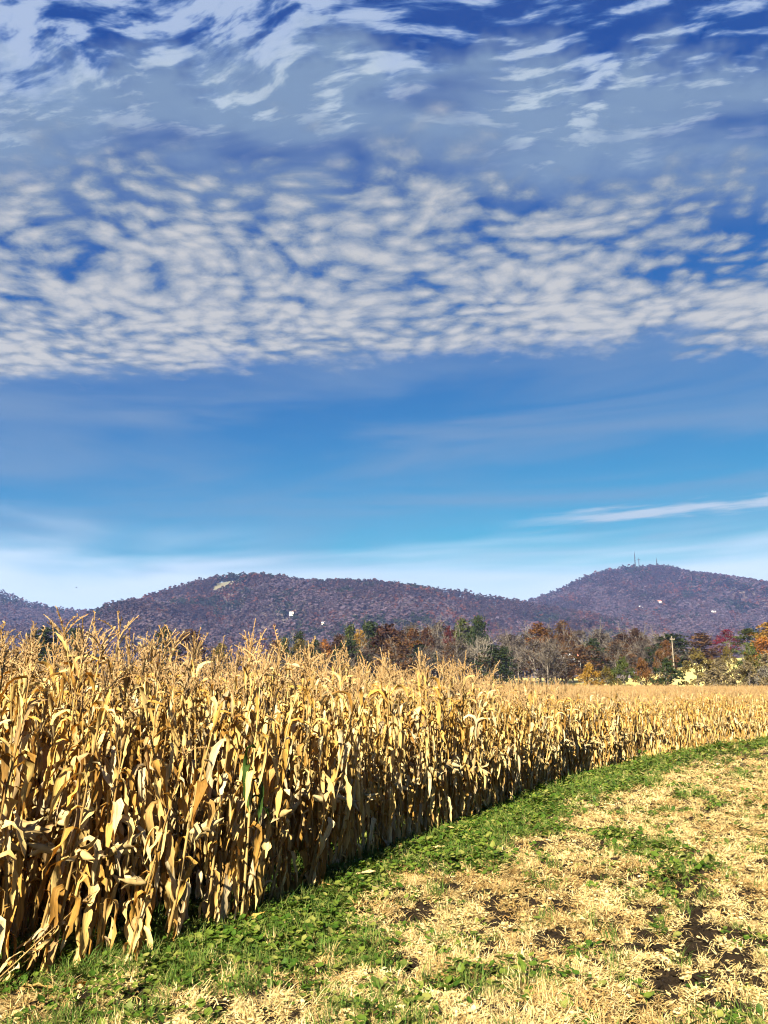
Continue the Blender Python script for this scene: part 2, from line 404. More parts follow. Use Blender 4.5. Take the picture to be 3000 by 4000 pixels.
m, g = new_mat('field_soil')
tc = g.new('ShaderNodeTexCoord'); po = tc.outputs['Object']; gx, gy, gzz = g.sep(po)
n_a = g.noise(po, 9.0, 5.0, 0.65); n_b = g.noise(po, 1.1, 4.0, 0.6); n_c = g.noise(po, 0.03, 4.0, 0.6)
soil = g.mix(g.ss(n_a, 0.35, 0.7), (0.005, 0.0034, 0.0022, 1), (0.022, 0.014, 0.0075, 1))
soil = g.mix(g.m('MULTIPLY', g.ss(n_b, 0.55, 0.8), 0.4), soil, (0.045, 0.031, 0.016, 1))
meadow = g.mix(g.ss(n_c, 0.35, 0.65), (0.23, 0.21, 0.08, 1), (0.33, 0.28, 0.12, 1))
colr = g.mix(g.ss(gy, 85.0, 115.0), soil, meadow)
bp = g.new('ShaderNodeBump'); bp.inputs['Strength'].default_value = 0.7; bp.inputs['Distance'].default_value = 0.05; g.put(bp.inputs['Height'], n_a)
p = g.new('ShaderNodeBsdfPrincipled'); g.put(p.inputs['Base Color'], colr); p.inputs['Roughness'].default_value = 0.95
p.inputs['Specular IOR Level'].default_value = 0.1; g.l.new(bp.outputs[0], p.inputs['Normal']); finish(g, p.outputs[0])
M['soil'] = m
ground = tag(link('ground', grid_mesh('ground', xs, ys, ground_full, M['soil'])), 'brown soil of the field track running on as meadow to the hills', None, None, 'structure')

# ------------------------------------------------------------------ corn: leaf, stalk, ear and tassel meshes
def leaf_ribbon(L, W, th0, th1, kink, sharp, twist, wob, seed, n=9, curl=0.35):
    """a maize leaf growing along +X out of the origin: rises at th0 from the vertical, breaks over at kink, hangs at th1"""
    r = np.random.default_rng(seed)
    s = np.linspace(0, 1, n + 1)
    th = th0 + (th1 - th0) * smooth01(s, kink - sharp, kink + sharp) + 0.10 * np.cumsum(r.normal(0, 1, n + 1)) / 2
    az = np.cumsum(r.normal(0, wob, n + 1)); az -= az[0]
    d = np.column_stack((np.sin(th) * np.cos(az), np.sin(th) * np.sin(az), np.cos(th)))
    P = np.vstack((np.zeros(3), np.cumsum((d[:-1] + d[1:]) / 2 * (L / n), axis=0)))
    side = np.column_stack((-np.sin(az), np.cos(az), np.zeros(n + 1)))
    nor = np.cross(d, side)
    tw = twist * s ** 1.3 + np.cumsum(r.normal(0, 0.12, n + 1))
    a = side * np.cos(tw)[:, None] + nor * np.sin(tw)[:, None]; b = np.cross(d, a)
    w = W * np.clip(np.minimum(0.45 + 3.2 * s, 1.0) * np.clip((1 - s) * 2.6, 0, 1) ** 0.75, 0.02, 1) * (1 + 0.26 * r.normal(0, 1, n + 1))
    cu = curl * (0.6 + 0.8 * r.random(n + 1))
    left = P - a * (w / 2)[:, None] + b * (w * cu)[:, None] + b * (r.normal(0, 0.10, n + 1) * W)[:, None]
    right = P + a * (w / 2)[:, None] + b * (w * cu)[:, None] + b * (r.normal(0, 0.10, n + 1) * W)[:, None]
    v = np.empty(((n + 1) * 3, 3)); v[0::3] = left; v[1::3] = P; v[2::3] = right
    f = []
    for i in range(n):
        k = i * 3
        f += [(k, k + 1, k + 4, k + 3), (k + 1, k + 2, k + 5, k + 4)]
    uv = np.empty(((n + 1) * 3, 2)); uv[:, 0] = np.repeat(s, 3); uv[0::3, 1] = 0; uv[1::3, 1] = .5; uv[2::3, 1] = 1
    return v, f, uv

LEAF_SHAPES = []          # (geometry, 'low' | 'mid' | 'top')
for i in range(8): LEAF_SHAPES.append((leaf_ribbon(0.40 + 0.025 * i, 0.050 + 0.006 * (i % 4), R(38 + 5 * i % 25), R(168 + 2 * i), 0.13 + 0.02 * (i % 3), 0.11, (-1) ** i * (0.9 + 0.25 * i), 0.22, 100 + i), 'low'))
for i in range(8): LEAF_SHAPES.append((leaf_ribbon(0.46 + 0.025 * i, 0.056 + 0.005 * (i % 3), R(20 + 3 * i), R(148 + 4 * i), 0.22 + 0.03 * (i % 4), 0.16, (-1) ** i * (0.7 + 0.3 * i), 0.18, 200 + i), 'mid'))
for i in range(6): LEAF_SHAPES.append((leaf_ribbon(0.34 + 0.025 * i, 0.040 + 0.004 * (i % 3), R(10 + 4 * i), R(20 + 28 * i), 0.55, 0.3, (-1) ** i * (0.5 + 0.25 * i), 0.12, 300 + i), 'top'))
SHAPES_OF = {k: [i for i, (_, kk) in enumerate(LEAF_SHAPES) if kk == k] for k in ('low', 'mid', 'top')}
LEAF_MESH = []
for gmt, _ in LEAF_SHAPES:
    b = MB(); b.add(gmt[0], gmt[1], 0.0, gmt[2]); LEAF_MESH.append(b.mesh('leaf', M['corn_leaf'], True))

def stalk_curve(seed, H):
    r = np.random.default_rng(seed)
    z = np.linspace(-0.04, H, 12); k = r.uniform(-1, 1, 2) * 0.10; w = r.uniform(-1, 1, 2) * 0.02
    x = k[0] * (z / H) ** 2 + w[0] * np.sin(z * 4); y = k[1] * (z / H) ** 2 + w[1] * np.sin(z * 3.3 + 1)
    return np.column_stack((x, y, z))
def stalk_geo(seed, H):
    c = stalk_curve(seed, H); b = MB()
    rad = np.interp(c[:, 2], [0, H * 0.5, H], [0.0145, 0.011, 0.0045]) * (1 + 0.14 * (np.arange(12) % 2))
    b.tube(c, rad, 6, 0.2 + 0.05 * (seed % 7)); return c, b
def tassel_geo(seed):
    r = np.random.default_rng(900 + seed); b = MB()
    def branch(p0, d0, L, bend, spk):
        n = 6; pts = [np.array(p0)]; d = np.array(d0, float)
        for i in range(n):
            d = d + np.array([bend[0], bend[1], bend[2]]) / n; d /= np.linalg.norm(d); pts.append(pts[-1] + d * L / n)
        pts = np.array(pts); b.tube(pts, np.linspace(0.006, 0.004, n + 1), 3, r.random(), False)
        for q in range(spk):
            u = (q + r.random()) / spk; c = np.array([np.interp(u * n, range(n + 1), pts[:, k]) for k in range(3)])
            o = r.normal(0, 1, 3); o /= np.linalg.norm(o); o[2] = abs(o[2]) * 0.8 + 0.5; w = np.cross(o, r.normal(0, 1, 3)); w /= np.linalg.norm(w)
            l = r.uniform(0.012, 0.022)
            b.add([c - w * 0.005, c + w * 0.005, c + o * l + w * 0.004, c + o * l - w * 0.004], [(0, 1, 2, 3)], r.random())
    lean = r.normal(0, 0.14, 2)
    branch((0, 0, 0), (lean[0], lean[1], 1), r.uniform(0.30, 0.42), (lean[0] * 2.2, lean[1] * 2.2, 0), 30)
    for k in range(r.integers(4, 8)):
        a = r.uniform(0, 2 * math.pi); t = r.uniform(0.25, 0.75); z = r.uniform(0.0, 0.10)
        dr = r.uniform(-0.4, 1.3)
        branch((0, 0, z), (t * math.cos(a), t * math.sin(a), 1), r.uniform(0.15, 0.27), (dr * math.cos(a), dr * math.sin(a), -0.4 * dr), 15)
    return b
def ear_geo(seed):
    """an ear in its dry husk, standing along +Z from its shank"""
    r = np.random.default_rng(700 + seed); b = MB(); n = 8
    z = np.array([0, .02, .06, .12, .17, .205, .23, .27]); rad = np.array([.010, .020, .029, .030, .026, .018, .010, .003])
    pts = np.column_stack((0.012 * np.sin(z * 9), 0 * z, z)); b.tube(pts, rad * r.uniform(0.9, 1.1), n, 0.1)
    for k in range(3):
        g_ = leaf_ribbon(0.20, 0.05, R(8 + 6 * k), R(25 + 25 * k), 0.6, 0.3, 0.3, 0.1, 720 + seed * 5 + k, 6)
        a = k * 2.1 + r.random(); ca, sa = math.cos(a), math.sin(a); v = g_[0] + np.array([0.018, 0, 0.03])
        b.add(np.column_stack((v[:, 0] * ca - v[:, 1] * sa, v[:, 0] * sa + v[:, 1] * ca, v[:, 2])), g_[1], 0.3 * k, g_[2])
    return b

N_KIND = 10
KINDS_ = []            # recipes: list of (part, shape index, local matrix)
TASSELS = [tassel_geo(i) for i in range(6)]; EARS = [ear_geo(i) for i in range(3)]
TASSEL_MESH = [t.mesh('tassel', M['tassel']) for t in TASSELS]; EAR_MESH = [e.mesh('ear', M['husk'], True) for e in EARS]
STALKS = []; STALK_MESH = []
def mat4(loc, rz=0.0, rx=0.0, ry=0.0, s=1.0): return Matrix.Translation(loc) @ Euler((rx, ry, rz), 'XYZ').to_matrix().to_4x4() @ Matrix.Diagonal((s, s, s, 1.0))
for kd in range(N_KIND):
    r = np.random.default_rng(400 + kd); H = r.uniform(2.12, 2.34)
    c, b = stalk_geo(kd, H); STALKS.append(b); STALK_MESH.append(b.mesh('stalk', M['stalk'], True))
    at = lambda z: Vector([float(np.interp(z, c[:, 2], c[:, k])) for k in range(3)])
    rec = []; base = r.uniform(0, 2 * math.pi); nl = 19
    for q in range(nl):
        z = 0.14 + (H - 0.36) * (q / (nl - 1)) ** 1.12 + r.uniform(-0.03, 0.03)
        az = base + (q % 2) * math.pi + r.normal(0, 0.45)
        kind = 'low' if z < 0.9 else ('mid' if z < 1.75 else 'top')
        if kind == 'mid' and r.random() < 0.5: kind = 'low'
        sh = int(r.choice(SHAPES_OF[kind])); sc = r.uniform(0.82, 1.15) * (0.8 if z < 0.4 else 1.0)
        rec.append(('leaf', sh, mat4(at(z), az, s=sc)))
    a = r.uniform(0, 2 * math.pi); dro = r.uniform(0.3, 2.7)
    rec.append(('ear', kd % 3, Matrix.Translation(at(1.02 + r.uniform(-.1, .1))) @ Matrix.Rotation(a, 4, 'Z') @ Matrix.Translation((0.015, 0, 0)) @ Matrix.Rotation(dro, 4, 'Y') @ Matrix.Scale(1.2, 4)))
    rec.append(('tassel', kd % 6, mat4(at(H), r.uniform(0, 6.28), s=1.0)))
    KINDS_.append(rec)

def merged_plant(kd, keep=1.0):
    r = np.random.default_rng(kd)
    b = MB(); mats = [M['corn_leaf'], M['stalk'], M['husk'], M['tassel']]; mi = []
    def put(arr, mtx, slot, shift):
        v, f, t, uv = arr
        Mx = np.array(mtx); v2 = v @ Mx[:3, :3].T + Mx[:3, 3]
        b.merge(v2, f, t + shift, uv); mi.extend([slot] * len(f))
    put(STALKS[kd].arrays(), Matrix.Identity(4), 1, 0)
    for part, i, mx in KINDS_[kd]:
        if part == 'leaf': v, f, uv = LEAF_SHAPES[i][0]; put((v, f, np.zeros(len(v)), uv), mx, 0, r.random())
        elif part == 'ear': put(EARS[i].arrays(), mx, 2, 0)
        else: put(TASSELS[i].arrays(), mx, 3, r.random())
    me = b.mesh('corn', None)
    for q in mats: me.materials.append(q)
    me.polygons.foreach_set('material_index', np.array(mi, np.int32))
    me.polygons.foreach_set('use_smooth', np.array([q != 3 for q in mi])); me.update()
    return me

# planting: rows run along the edge of the field, 0.76 m apart
seg = np.hypot(*np.diff(EDGE, axis=0).T); cum = np.concatenate(([0], np.cumsum(seg)))
tt = np.arange(0, cum[-1], 0.05)
path = np.column_stack((np.interp(tt, cum, EDGE[:, 0]), np.interp(tt, cum, EDGE[:, 1])))
ker = np.ones(41) / 41; pad = 20
path_s = np.column_stack([np.convolve(np.pad(path[:, k], pad, mode='edge'), ker, 'valid') for k in (0, 1)])
tan = np.gradient(path_s, axis=0); tan /= np.linalg.norm(tan, axis=1)[:, None]
nrm = np.column_stack((-tan[:, 1], tan[:, 0]))            # into the field
plants = []                                               # x, y, row
for row in range(0, 92):
    off = 0.10 + 0.76 * row; step = 0.155 if row < 6 else (0.22 if row < 20 else 0.42)
    t = rng.uniform(0, step) + np.arange(0, cum[-1] - step, step); t = t + rng.normal(0, 0.03, len(t))
    x = np.interp(t, tt, path_s[:, 0]) + np.interp(t, tt, nrm[:, 0]) * off + rng.normal(0, 0.05 + (0.2 if row > 20 else 0), len(t))
    y = np.interp(t, tt, path_s[:, 1]) + np.interp(t, tt, nrm[:, 1]) * off + rng.normal(0, 0.05 + (0.2 if row > 20 else 0), len(t))
    plants.append(np.column_stack((x, y, np.full(len(t), row))))
# the headland rows behind fill the field out to its far end
fx, fy = rng.uniform(-66, 34, 9800), rng.uniform(10, 96, 9800)
fd = edge_dist(fx, fy)
fill = (fd < -6) & ((fy > 34) | (fd < -14))
plants.append(np.column_stack((fx, fy, np.full(len(fx), 99)))[fill])
plants = np.concatenate(plants)
inview = (np.abs(plants[:, 0]) < 0.56 * plants[:, 1] + 2.6) & (plants[:, 1] > 3.6) & (plants[:, 1] < 98)
plants = plants[inview]
keep = np.ones(len(plants), bool); keep[plants[:, 2] > 0] = rng.random((plants[:, 2] > 0).sum()) > 0.04
plants = plants[keep]
pz = ground_full(plants[:, 0], plants[:, 1])
dist = np.hypot(plants[:, 0], plants[:, 1])
prio = dist + plants[:, 2] * 3.6 + np.where(np.abs(plants[:, 0]) > 0.49 * plants[:, 1], 50, 0)
order = np.argsort(prio); chosen = order[:296]
chosen_set = np.zeros(len(plants), bool); chosen_set[chosen] = True

def build_plant(kd, loc, rz, sc, tilt, label, group, name='corn_plant', leaf=None, merged=False):
    e = link(name, None, None, loc, (tilt[0], tilt[1], rz), (sc, sc, sc)); e.empty_display_size = 0.05
    tag(e, label, 'corn plant', group)
    link('stalk', STALK_MESH[kd], e)
    if merged: link('foliage', FOLIAGE_MESH[kd], e)
    for k, (part, i, mx) in enumerate(KINDS_[kd]):
        if merged and part == 'leaf': continue
        me = LEAF_MESH[i] if part == 'leaf' else (EAR_MESH[i] if part == 'ear' else TASSEL_MESH[i])
        o = link(part, me, e, mat=leaf if (leaf and part == 'leaf' and k in (10, 12, 13, 15)) else None); o.matrix_local = mx
    return e
FOLIAGE_MESH = []
for kd in range(N_KIND):                                  # far plants: all leaves of a plant as one part
    r = np.random.default_rng(kd); b = MB()
    for part, i, mx in KINDS_[kd]:
        if part == 'leaf': v, f, uv = LEAF_SHAPES[i][0]; Mx = np.array(mx); b.add(v @ Mx[:3, :3].T + Mx[:3, 3], f, r.random(), uv)
    FOLIAGE_MESH.append(b.mesh('foliage', M['corn_leaf'], True))
GRP = 'dry corn plants along the field edge'
for i in chosen:
    x, y, row = plants[i]; row = int(row)
    where = 'near the grassy corner' if y < 8.4 else ('halfway along the edge' if y < 13 else 'far along the edge')
    lab = ('dry tan corn plant in the front row beside the green weeds, ' if row == 0 else ('dry tan corn plant in the second row of the field, ' if row == 1 else 'dry corn plant deeper in the field behind two rows, ')) + where
    lean = 0.11 if row == 0 else 0.07
    build_plant(int(rng.integers(N_KIND)), (x, y, float(pz[i])), rng.uniform(0, 6.28), rng.uniform(0.86, 1.12) * (0.98 if row == 0 else 1.03), rng.normal(0, lean, 2), lab, GRP, merged=y > 11.8)
rest = plants[~chosen_set]; rz_ = pz[~chosen_set]; nr = len(rest)
rd = np.hypot(rest[:, 0], rest[:, 1])
sc = rng.uniform(0.88, 1.13, nr); wide = np.where(rest[:, 2] > 20, 1.35, 1.0)
scatter('standing_corn', [merged_plant(k) for k in range(N_KIND)], np.column_stack((rest[:, :2], rz_)),
        np.column_stack((rng.normal(0, 0.07, nr), rng.normal(0, 0.07, nr), rng.uniform(0, 6.28, nr))),
        np.column_stack((sc * wide, sc * wide, sc)), rng.integers(0, N_KIND, nr), 'dense dry golden corn filling the field behind the front rows')

# plants that stand out
gx_, gy_ = -1.30, 7.62
build_plant(3, (gx_, gy_, float(ground_full(gx_, gy_))), 1.2, 1.0, (0.02, 0.05), 'corn plant with dark green leaves still hanging among the dry ones', GRP, leaf=M['corn_leaf_green'])
gx_, gy_ = -2.02, 6.62
e = build_plant(5, (gx_, gy_, float(ground_full(gx_, gy_))), 0.4, 0.72, (0.26, 0.16), 'pale corn plant leaning out of the front row over the grass', GRP)
gx_, gy_ = -2.86, 6.02
e = build_plant(7, (gx_, gy_, float(ground_full(gx_, gy_)) + 0.03), 2.2, 0.40, (1.0, 0.35), 'fallen corn plant lying bent into the grass at the bottom left corner', GRP)

# ------------------------------------------------------------------ ground cover
def blade(b, r, p, az, lean, L, w, tone, droop=0.5):
    """a grass blade: three cross-sections, bending over"""
    d0 = np.array([math.cos(az) * math.sin(lean), math.sin(az) * math.sin(lean), math.cos(lean)])
    l2 = min(lean + droop, 1.75); d1 = np.array([math.cos(az) * math.sin(l2), math.sin(az) * math.sin(l2), math.cos(l2)])
    s = np.array([-math.sin(az), math.cos(az), 0]) * w / 2
    p = np.array(p, float); q = p + d0 * L * 0.5; t = q + d1 * L * 0.5
    b.add([p - s, p + s, q - s * 0.85, q + s * 0.85, t], [(0, 1, 3, 2), (2, 3, 4)], tone)
def tuft(seed, n, rad, L, lean, w, droop, z=0.0):
    r = np.random.default_rng(seed); b = MB()
    for _ in range(n):
        a, q = r.uniform(0, 6.28), rad * math.sqrt(r.random())
        blade(b, r, (q * math.cos(a), q * math.sin(a), z + r.uniform(-0.01, 0.02)), r.uniform(0, 6.28), r.uniform(*lean), r.uniform(*L), r.uniform(*w), r.random(), r.uniform(*droop))
    return b
def weed(seed, n, rad, hgt, size, flat=1.0):
    r = np.random.default_rng(seed); b = MB()
    for _ in range(n):
        a, q = r.uniform(0, 6.28), rad * math.sqrt(r.random()); h = r.uniform(0.25, 1) * hgt * (1 - 0.4 * q / rad)
        c = np.array([q * math.cos(a), q * math.sin(a), h]); s = r.uniform(*size); az = r.uniform(0, 6.28); tl = r.uniform(-0.5, 0.7) * flat
        u = np.array([math.cos(az) * math.cos(tl), math.sin(az) * math.cos(tl), math.sin(tl)]); w = np.array([-math.sin(az), math.cos(az), r.uniform(-.3, .3) * flat])
        b.add([c - u * s * .5, c - u * s * .1 + w * s * .42, c + u * s * .3 + w * s * .30, c + u * s * .55, c + u * s * .3 - w * s * .30, c - u * s * .1 - w * s * .42, c + np.array([0, 0, -s * .12])],
              [(6, 0, 1), (6, 1, 2), (6, 2, 3), (6, 3, 4), (6, 4, 5), (6, 5, 0)], r.random())
        if r.random() < 0.5:
            blade(b, r, (c[0] * .7, c[1] * .7, 0), az, 0.1, h * 1.05, 0.004, r.random(), 0.2)
    return b
STRAW_P = [weed(70 + i, 14, 0.07, 0.055, (0.018, 0.046), 0.45).mesh('dead_weed', M['straw_grass']) for i in range(7)]
STRAW_P += [tuft(20 + i, 34, 0.10, (0.035, 0.10), (1.0, 1.52), (0.004, 0.008), (0.0, 0.35), 0.02).mesh('straw', M['straw_grass']) for i in range(5)]
STRAW_P += [tuft(30 + i, 22, 0.06, (0.04, 0.10), (0.5, 1.3), (0.005, 0.009), (0.1, 0.8)).mesh('straw', M['straw_grass']) for i in range(2)]
TALL_P = [tuft(40 + i, 26, 0.07, (0.12, 0.25), (0.02, 0.6), (0.003, 0.006), (0.1, 0.9)).mesh('tall_straw', M['straw_grass']) for i in range(3)]
WEED_P = [weed(50 + i, 13, 0.085, 0.12, (0.026, 0.060)).mesh('weed', M['weed']) for i in range(5)]
GRASS_P = [tuft(60 + i, 40, 0.09, (0.08, 0.22), (0.1, 0.8), (0.004, 0.008), (0.3, 1.1)).mesh('green_grass', M['green_grass']) for i in range(3)]

def spread(n, y0, y1):
    """random points over the open track between two distances"""
    y = rng.uniform(y0, y1, n); x = rng.uniform(-1, 1, n) * (0.53 * y + 1.2)
    d = edge_dist(x, y); k = (d > -1.0)
    return x[k], y[k], d[k]
sx, sy, sd_, ss_ = [], [], [], []
for n, y0, y1, s0 in ((31000, 4.4, 9.5, 1.0), (32000, 9.5, 16.0, 1.15), (27000, 16.0, 28.0, 1.6), (16000, 28.0, 50.0, 2.4)):
    x, y, d = spread(n, y0, y1); sx.append(x); sy.append(y); sd_.append(d); ss_.append(np.full(len(x), s0))
sx, sy, sd_, ss_ = map(np.concatenate, (sx, sy, sd_, ss_))
sz = ground_full(sx, sy)
patch = fbm(sx * 0.8 + 40, sy * 0.8 + 7, 4, 0.55); fine = 0.45 * lumps(sx, sy) + 0.55 * fbm(sx * 10.5 + 3, sy * 10.5, 2, 0.6) + 0.05 * (fbm(sx * 0.9 + 9, sy * 0.9, 2) - 0.5) - 0.9 * np.minimum(ruts(sx, sy), 0)
reach = 0.92 + 0.055 * np.maximum(sy - 8, 0) + (patch - 0.5) * 2.8
greenness = (0.95 - 0.28 * smooth01(sd_, 0.4, 1.3)) * smooth01(reach - sd_, -0.6, 0.5)
greenness = np.maximum(greenness, 0.45 * smooth01(patch, 0.61, 0.70) * smooth01(5.2 - sd_, 0, 1.5))
greenness = np.maximum(greenness, 0.015 + 0.06 * smooth01(fbm(sx * 2.3 + 70, sy * 2.3, 3), 0.55, 0.68))
greenness = greenness * (1 - 0.35 * smooth01(7.0 - sy, 0, 0.9))
pick = rng.random(len(sx)); isg = pick < greenness
rough_ = 0.035 * smooth01(sx - 0.10 * sy, 0.2, 2.2) * smooth01(10.5 - sy, 0, 3)       # trampled, cloddy corner
bare = (fine + rough_ > 0.515) & ~isg & (rng.random(len(sx)) < 0.97)
low = sd_ < 0.15                                          # thins out under the corn
isd = ~isg & ~bare & (~low | (rng.random(len(sx)) < 0.25)) & (sd_ > -0.5)
blade_g = isg & (rng.random(len(sx)) < np.where(sy < 6.9, 0.25, 0.14))
weed_m = isg & ~blade_g & (fine < 0.555) & (rng.random(len(sx)) < 0.85) & (~low | (rng.random(len(sx)) < 0.55))
tall = isd & (rng.random(len(sx)) < np.where(sy < 7.2, 0.05, 0.008)); isd &= ~tall
brown_patch = rng.random(len(sx)) < 0.75 * smooth01(fbm(sx * 1.7 + 21, sy * 1.7 + 3, 3), 0.46, 0.66)
BROWN_P = []
for me_ in STRAW_P:
    c_ = me_.copy(); c_.materials[0] = M['brown_straw']; BROWN_P.append(c_)
def lay(name, sel, protos, label, smin, smax, tilt=0.15):
    k = np.flatnonzero(sel); n = len(k); s = rng.uniform(smin, smax, n) * ss_[k]
    scatter(name, protos, np.column_stack((sx[k], sy[k], sz[k])), np.column_stack((rng.normal(0, tilt, n), rng.normal(0, tilt, n), rng.uniform(0, 6.28, n))),
            np.column_stack((s, s, s * rng.uniform(0.7, 1.25, n))), rng.integers(0, len(protos), n), label)
lay('brown_dry_grass', isd & brown_patch, BROWN_P, 'darker brown dead grass in patches on the track', 0.7, 1.25)
lay('dry_grass', isd & ~brown_patch, STRAW_P, 'pale dry cut grass covering the open field track', 0.7, 1.25)
lay('tall_dry_grass', tall, TALL_P, 'taller straw coloured grass standing up from the track', 0.5, 0.9)
lay('green_weeds', weed_m, WEED_P, 'low leafy green weeds in a strip along the corn', 0.7, 1.45)
lay('green_grass', blade_g, GRASS_P, 'green grass blades growing among the weeds by the corn', 0.6, 1.15)
# clods of dark soil where the ground lies open
def clod(seed):
    r = np.random.default_rng(seed); b = MB(); n, k = 6, 4; V = [(0, 0, -0.4)]
    for i in range(1, k):
        for j in range(n):
            a, e = j / n * 6.283 + 0.5 * i, -1.0 + 2.2 * i / k; q = r.uniform(0.65, 1.25)
            V.append((math.cos(a) * math.cos(e) * q, math.sin(a) * math.cos(e) * q, math.sin(e) * 0.6 * q))
    V.append((0, 0, 0.7)); F = [(0, 1 + (j + 1) % n, 1 + j) for j in range(n)]; top = len(V) - 1
    for i in range(k - 2):
        for j in range(n): p0 = 1 + i * n; F.append((p0 + j, p0 + (j + 1) % n, p0 + n + (j + 1) % n, p0 + n + j))
    F += [(top - n + j, top - n + (j + 1) % n, top) for j in range(n)]
    b.add(V, F, r.random()); return b.mesh('clod', M['soil'])
clod_m = bare | (rng.random(len(sx)) < 0.05)
ks = np.flatnonzero(clod_m & (sy < 24)); nk = len(ks); cs = 0.012 + 0.045 * rng.random(nk) ** 2.2
scatter('soil_clods', [clod(90 + i) for i in range(5)], np.column_stack((sx[ks], sy[ks], sz[ks] + 0.01)), rng.uniform(0, 6.28, (nk, 3)) * np.array([0.1, 0.1, 1]), np.column_stack((cs, cs, cs)) * ss_[ks][:, None], rng.integers(0, 5, nk), 'dark clods of soil lying open between the dry grass')
# dead leaves dropped along the foot of the corn
n = 900; t = rng.uniform(2, cum[-1] - 20, n); o_ = rng.normal(-0.05, 0.38, n)
lx = np.interp(t, tt, path_s[:, 0]) - np.interp(t, tt, nrm[:, 0]) * o_; ly = np.interp(t, tt, path_s[:, 1]) - np.interp(t, tt, nrm[:, 1]) * o_
flat = []
for i in range(5):
    gm_ = leaf_ribbon(0.42, 0.06, R(80), R(100), 0.5, 0.3, 0.8, 0.25, 820 + i, 7); b = MB(); b.add(gm_[0], gm_[1], 0.2 * i, gm_[2]); flat.append(b.mesh('fallen_leaf', M['corn_leaf'], True))
scatter('fallen_leaves', flat, np.column_stack((lx, ly, ground_full(lx, ly) + 0.025)), np.column_stack((rng.normal(0, .2, n), rng.normal(0, .2, n), rng.uniform(0, 6.28, n))),
        np.repeat(rng.uniform(0.35, 0.75, n)[:, None], 3, 1), rng.integers(0, 5, n), 'dead corn leaves dropped along the foot of the front row')

# ------------------------------------------------------------------ hills with their forest
MID = [(-1500, 20), (-1050, 70), (-764, 139), (-700, 150), (-648, 164), (-574, 199), (-468, 237), (-382, 253), (-316, 255), (-251, 253), (-196, 240), (-119, 240), (-43, 240), (77, 226), (185, 215), (272, 199), (336, 190), (401, 177), (507, 150), (666, 118), (1000, 60), (1500, 20)]
RIGHT = [(-900, 40), (-300, 110), (105, 182), (331, 222), (407, 252), (467, 263), (559, 297), (684, 358), (791, 378), (898, 381), (1017, 358), (1137, 338), (1254, 313), (1387, 275), (1604, 215), (2200, 120), (3000, 40)]
LEFT = [(-3200, 120), (-2200, 260), (-1365, 309), (-1152, 277), (-1051, 239), (-939, 219), (-828, 212), (-689, 198), (-522, 171), (-100, 90), (600, 30)]
def hill_fn(ridge, yr, y0, seed, trees=9.0):
    rx, rz = np.array(ridge, float).T
    def f(x, y):
        x, y = np.asarray(x, float), np.asarray(y, float)
        yw = y + (fbm(x / 260.0 + seed, y / 600.0, 3) - 0.5) * 60 * 0
        zr = np.interp(x, rx, rz); zs = np.interp(x + 25, rx, rz); zr = (zr + zs + np.interp(x - 25, rx, rz)) / 3 - trees
        t = (yw - y0) / (yr - y0)
        front = np.clip(t, 0, 1); prof = 0.55 * front + 0.45 * smooth01(front, 0, 1)
        back = np.clip(1 - 0.75 * np.clip(t - 1, 0, 1.4) ** 1.3, 0, 1)
        sp = (fbm(x / 190.0 + seed, y / 420.0 + seed, 3, 0.5) - 0.5) * 2
        sp2 = (1 - np.abs(2 * fbm((x + 0.55 * y) / 230.0 + seed * 3, y / 900.0, 2) - 1)) - 0.6
        amp = np.clip(front * (1.02 - front) * 4, 0, 1) * (t < 1)
        return np.where(t <= 0, -20.0, zr * prof * back + amp * np.minimum((sp - 0.2) * 75 + (sp2 - 0.1) * 120, 0)) - 2.0
    return f
HILLS = {'middle': (hill_fn(MID, 1800.0, 900.0, 3.0, 15.0), 1800.0, 900.0, (-1150, 850)), 'right': (hill_fn(RIGHT, 2500.0, 1250.0, 8.0, 18.0), 2500.0, 1250.0, (-250, 1700)), 'left': (hill_fn(LEFT, 2300.0, 1250.0, 13.0, 16.0), 2300.0, 1250.0, (-1750, -300))}

m, g = new_mat('forest_floor')
tc = g.new('ShaderNodeTexCoord'); n_a = g.noise(tc.outputs['Object'], 0.02, 5.0, 0.6)
c_ = g.mix(g.ss(n_a, 0.35, 0.65), (0.028, 0.021, 0.020, 1), (0.052, 0.038, 0.034, 1))
p = g.new('ShaderNodeBsdfPrincipled'); g.put(p.inputs['Base Color'], c_); p.inputs['Roughness'].default_value = 0.95; finish(g, p.outputs[0])
M['forest_floor'] = m

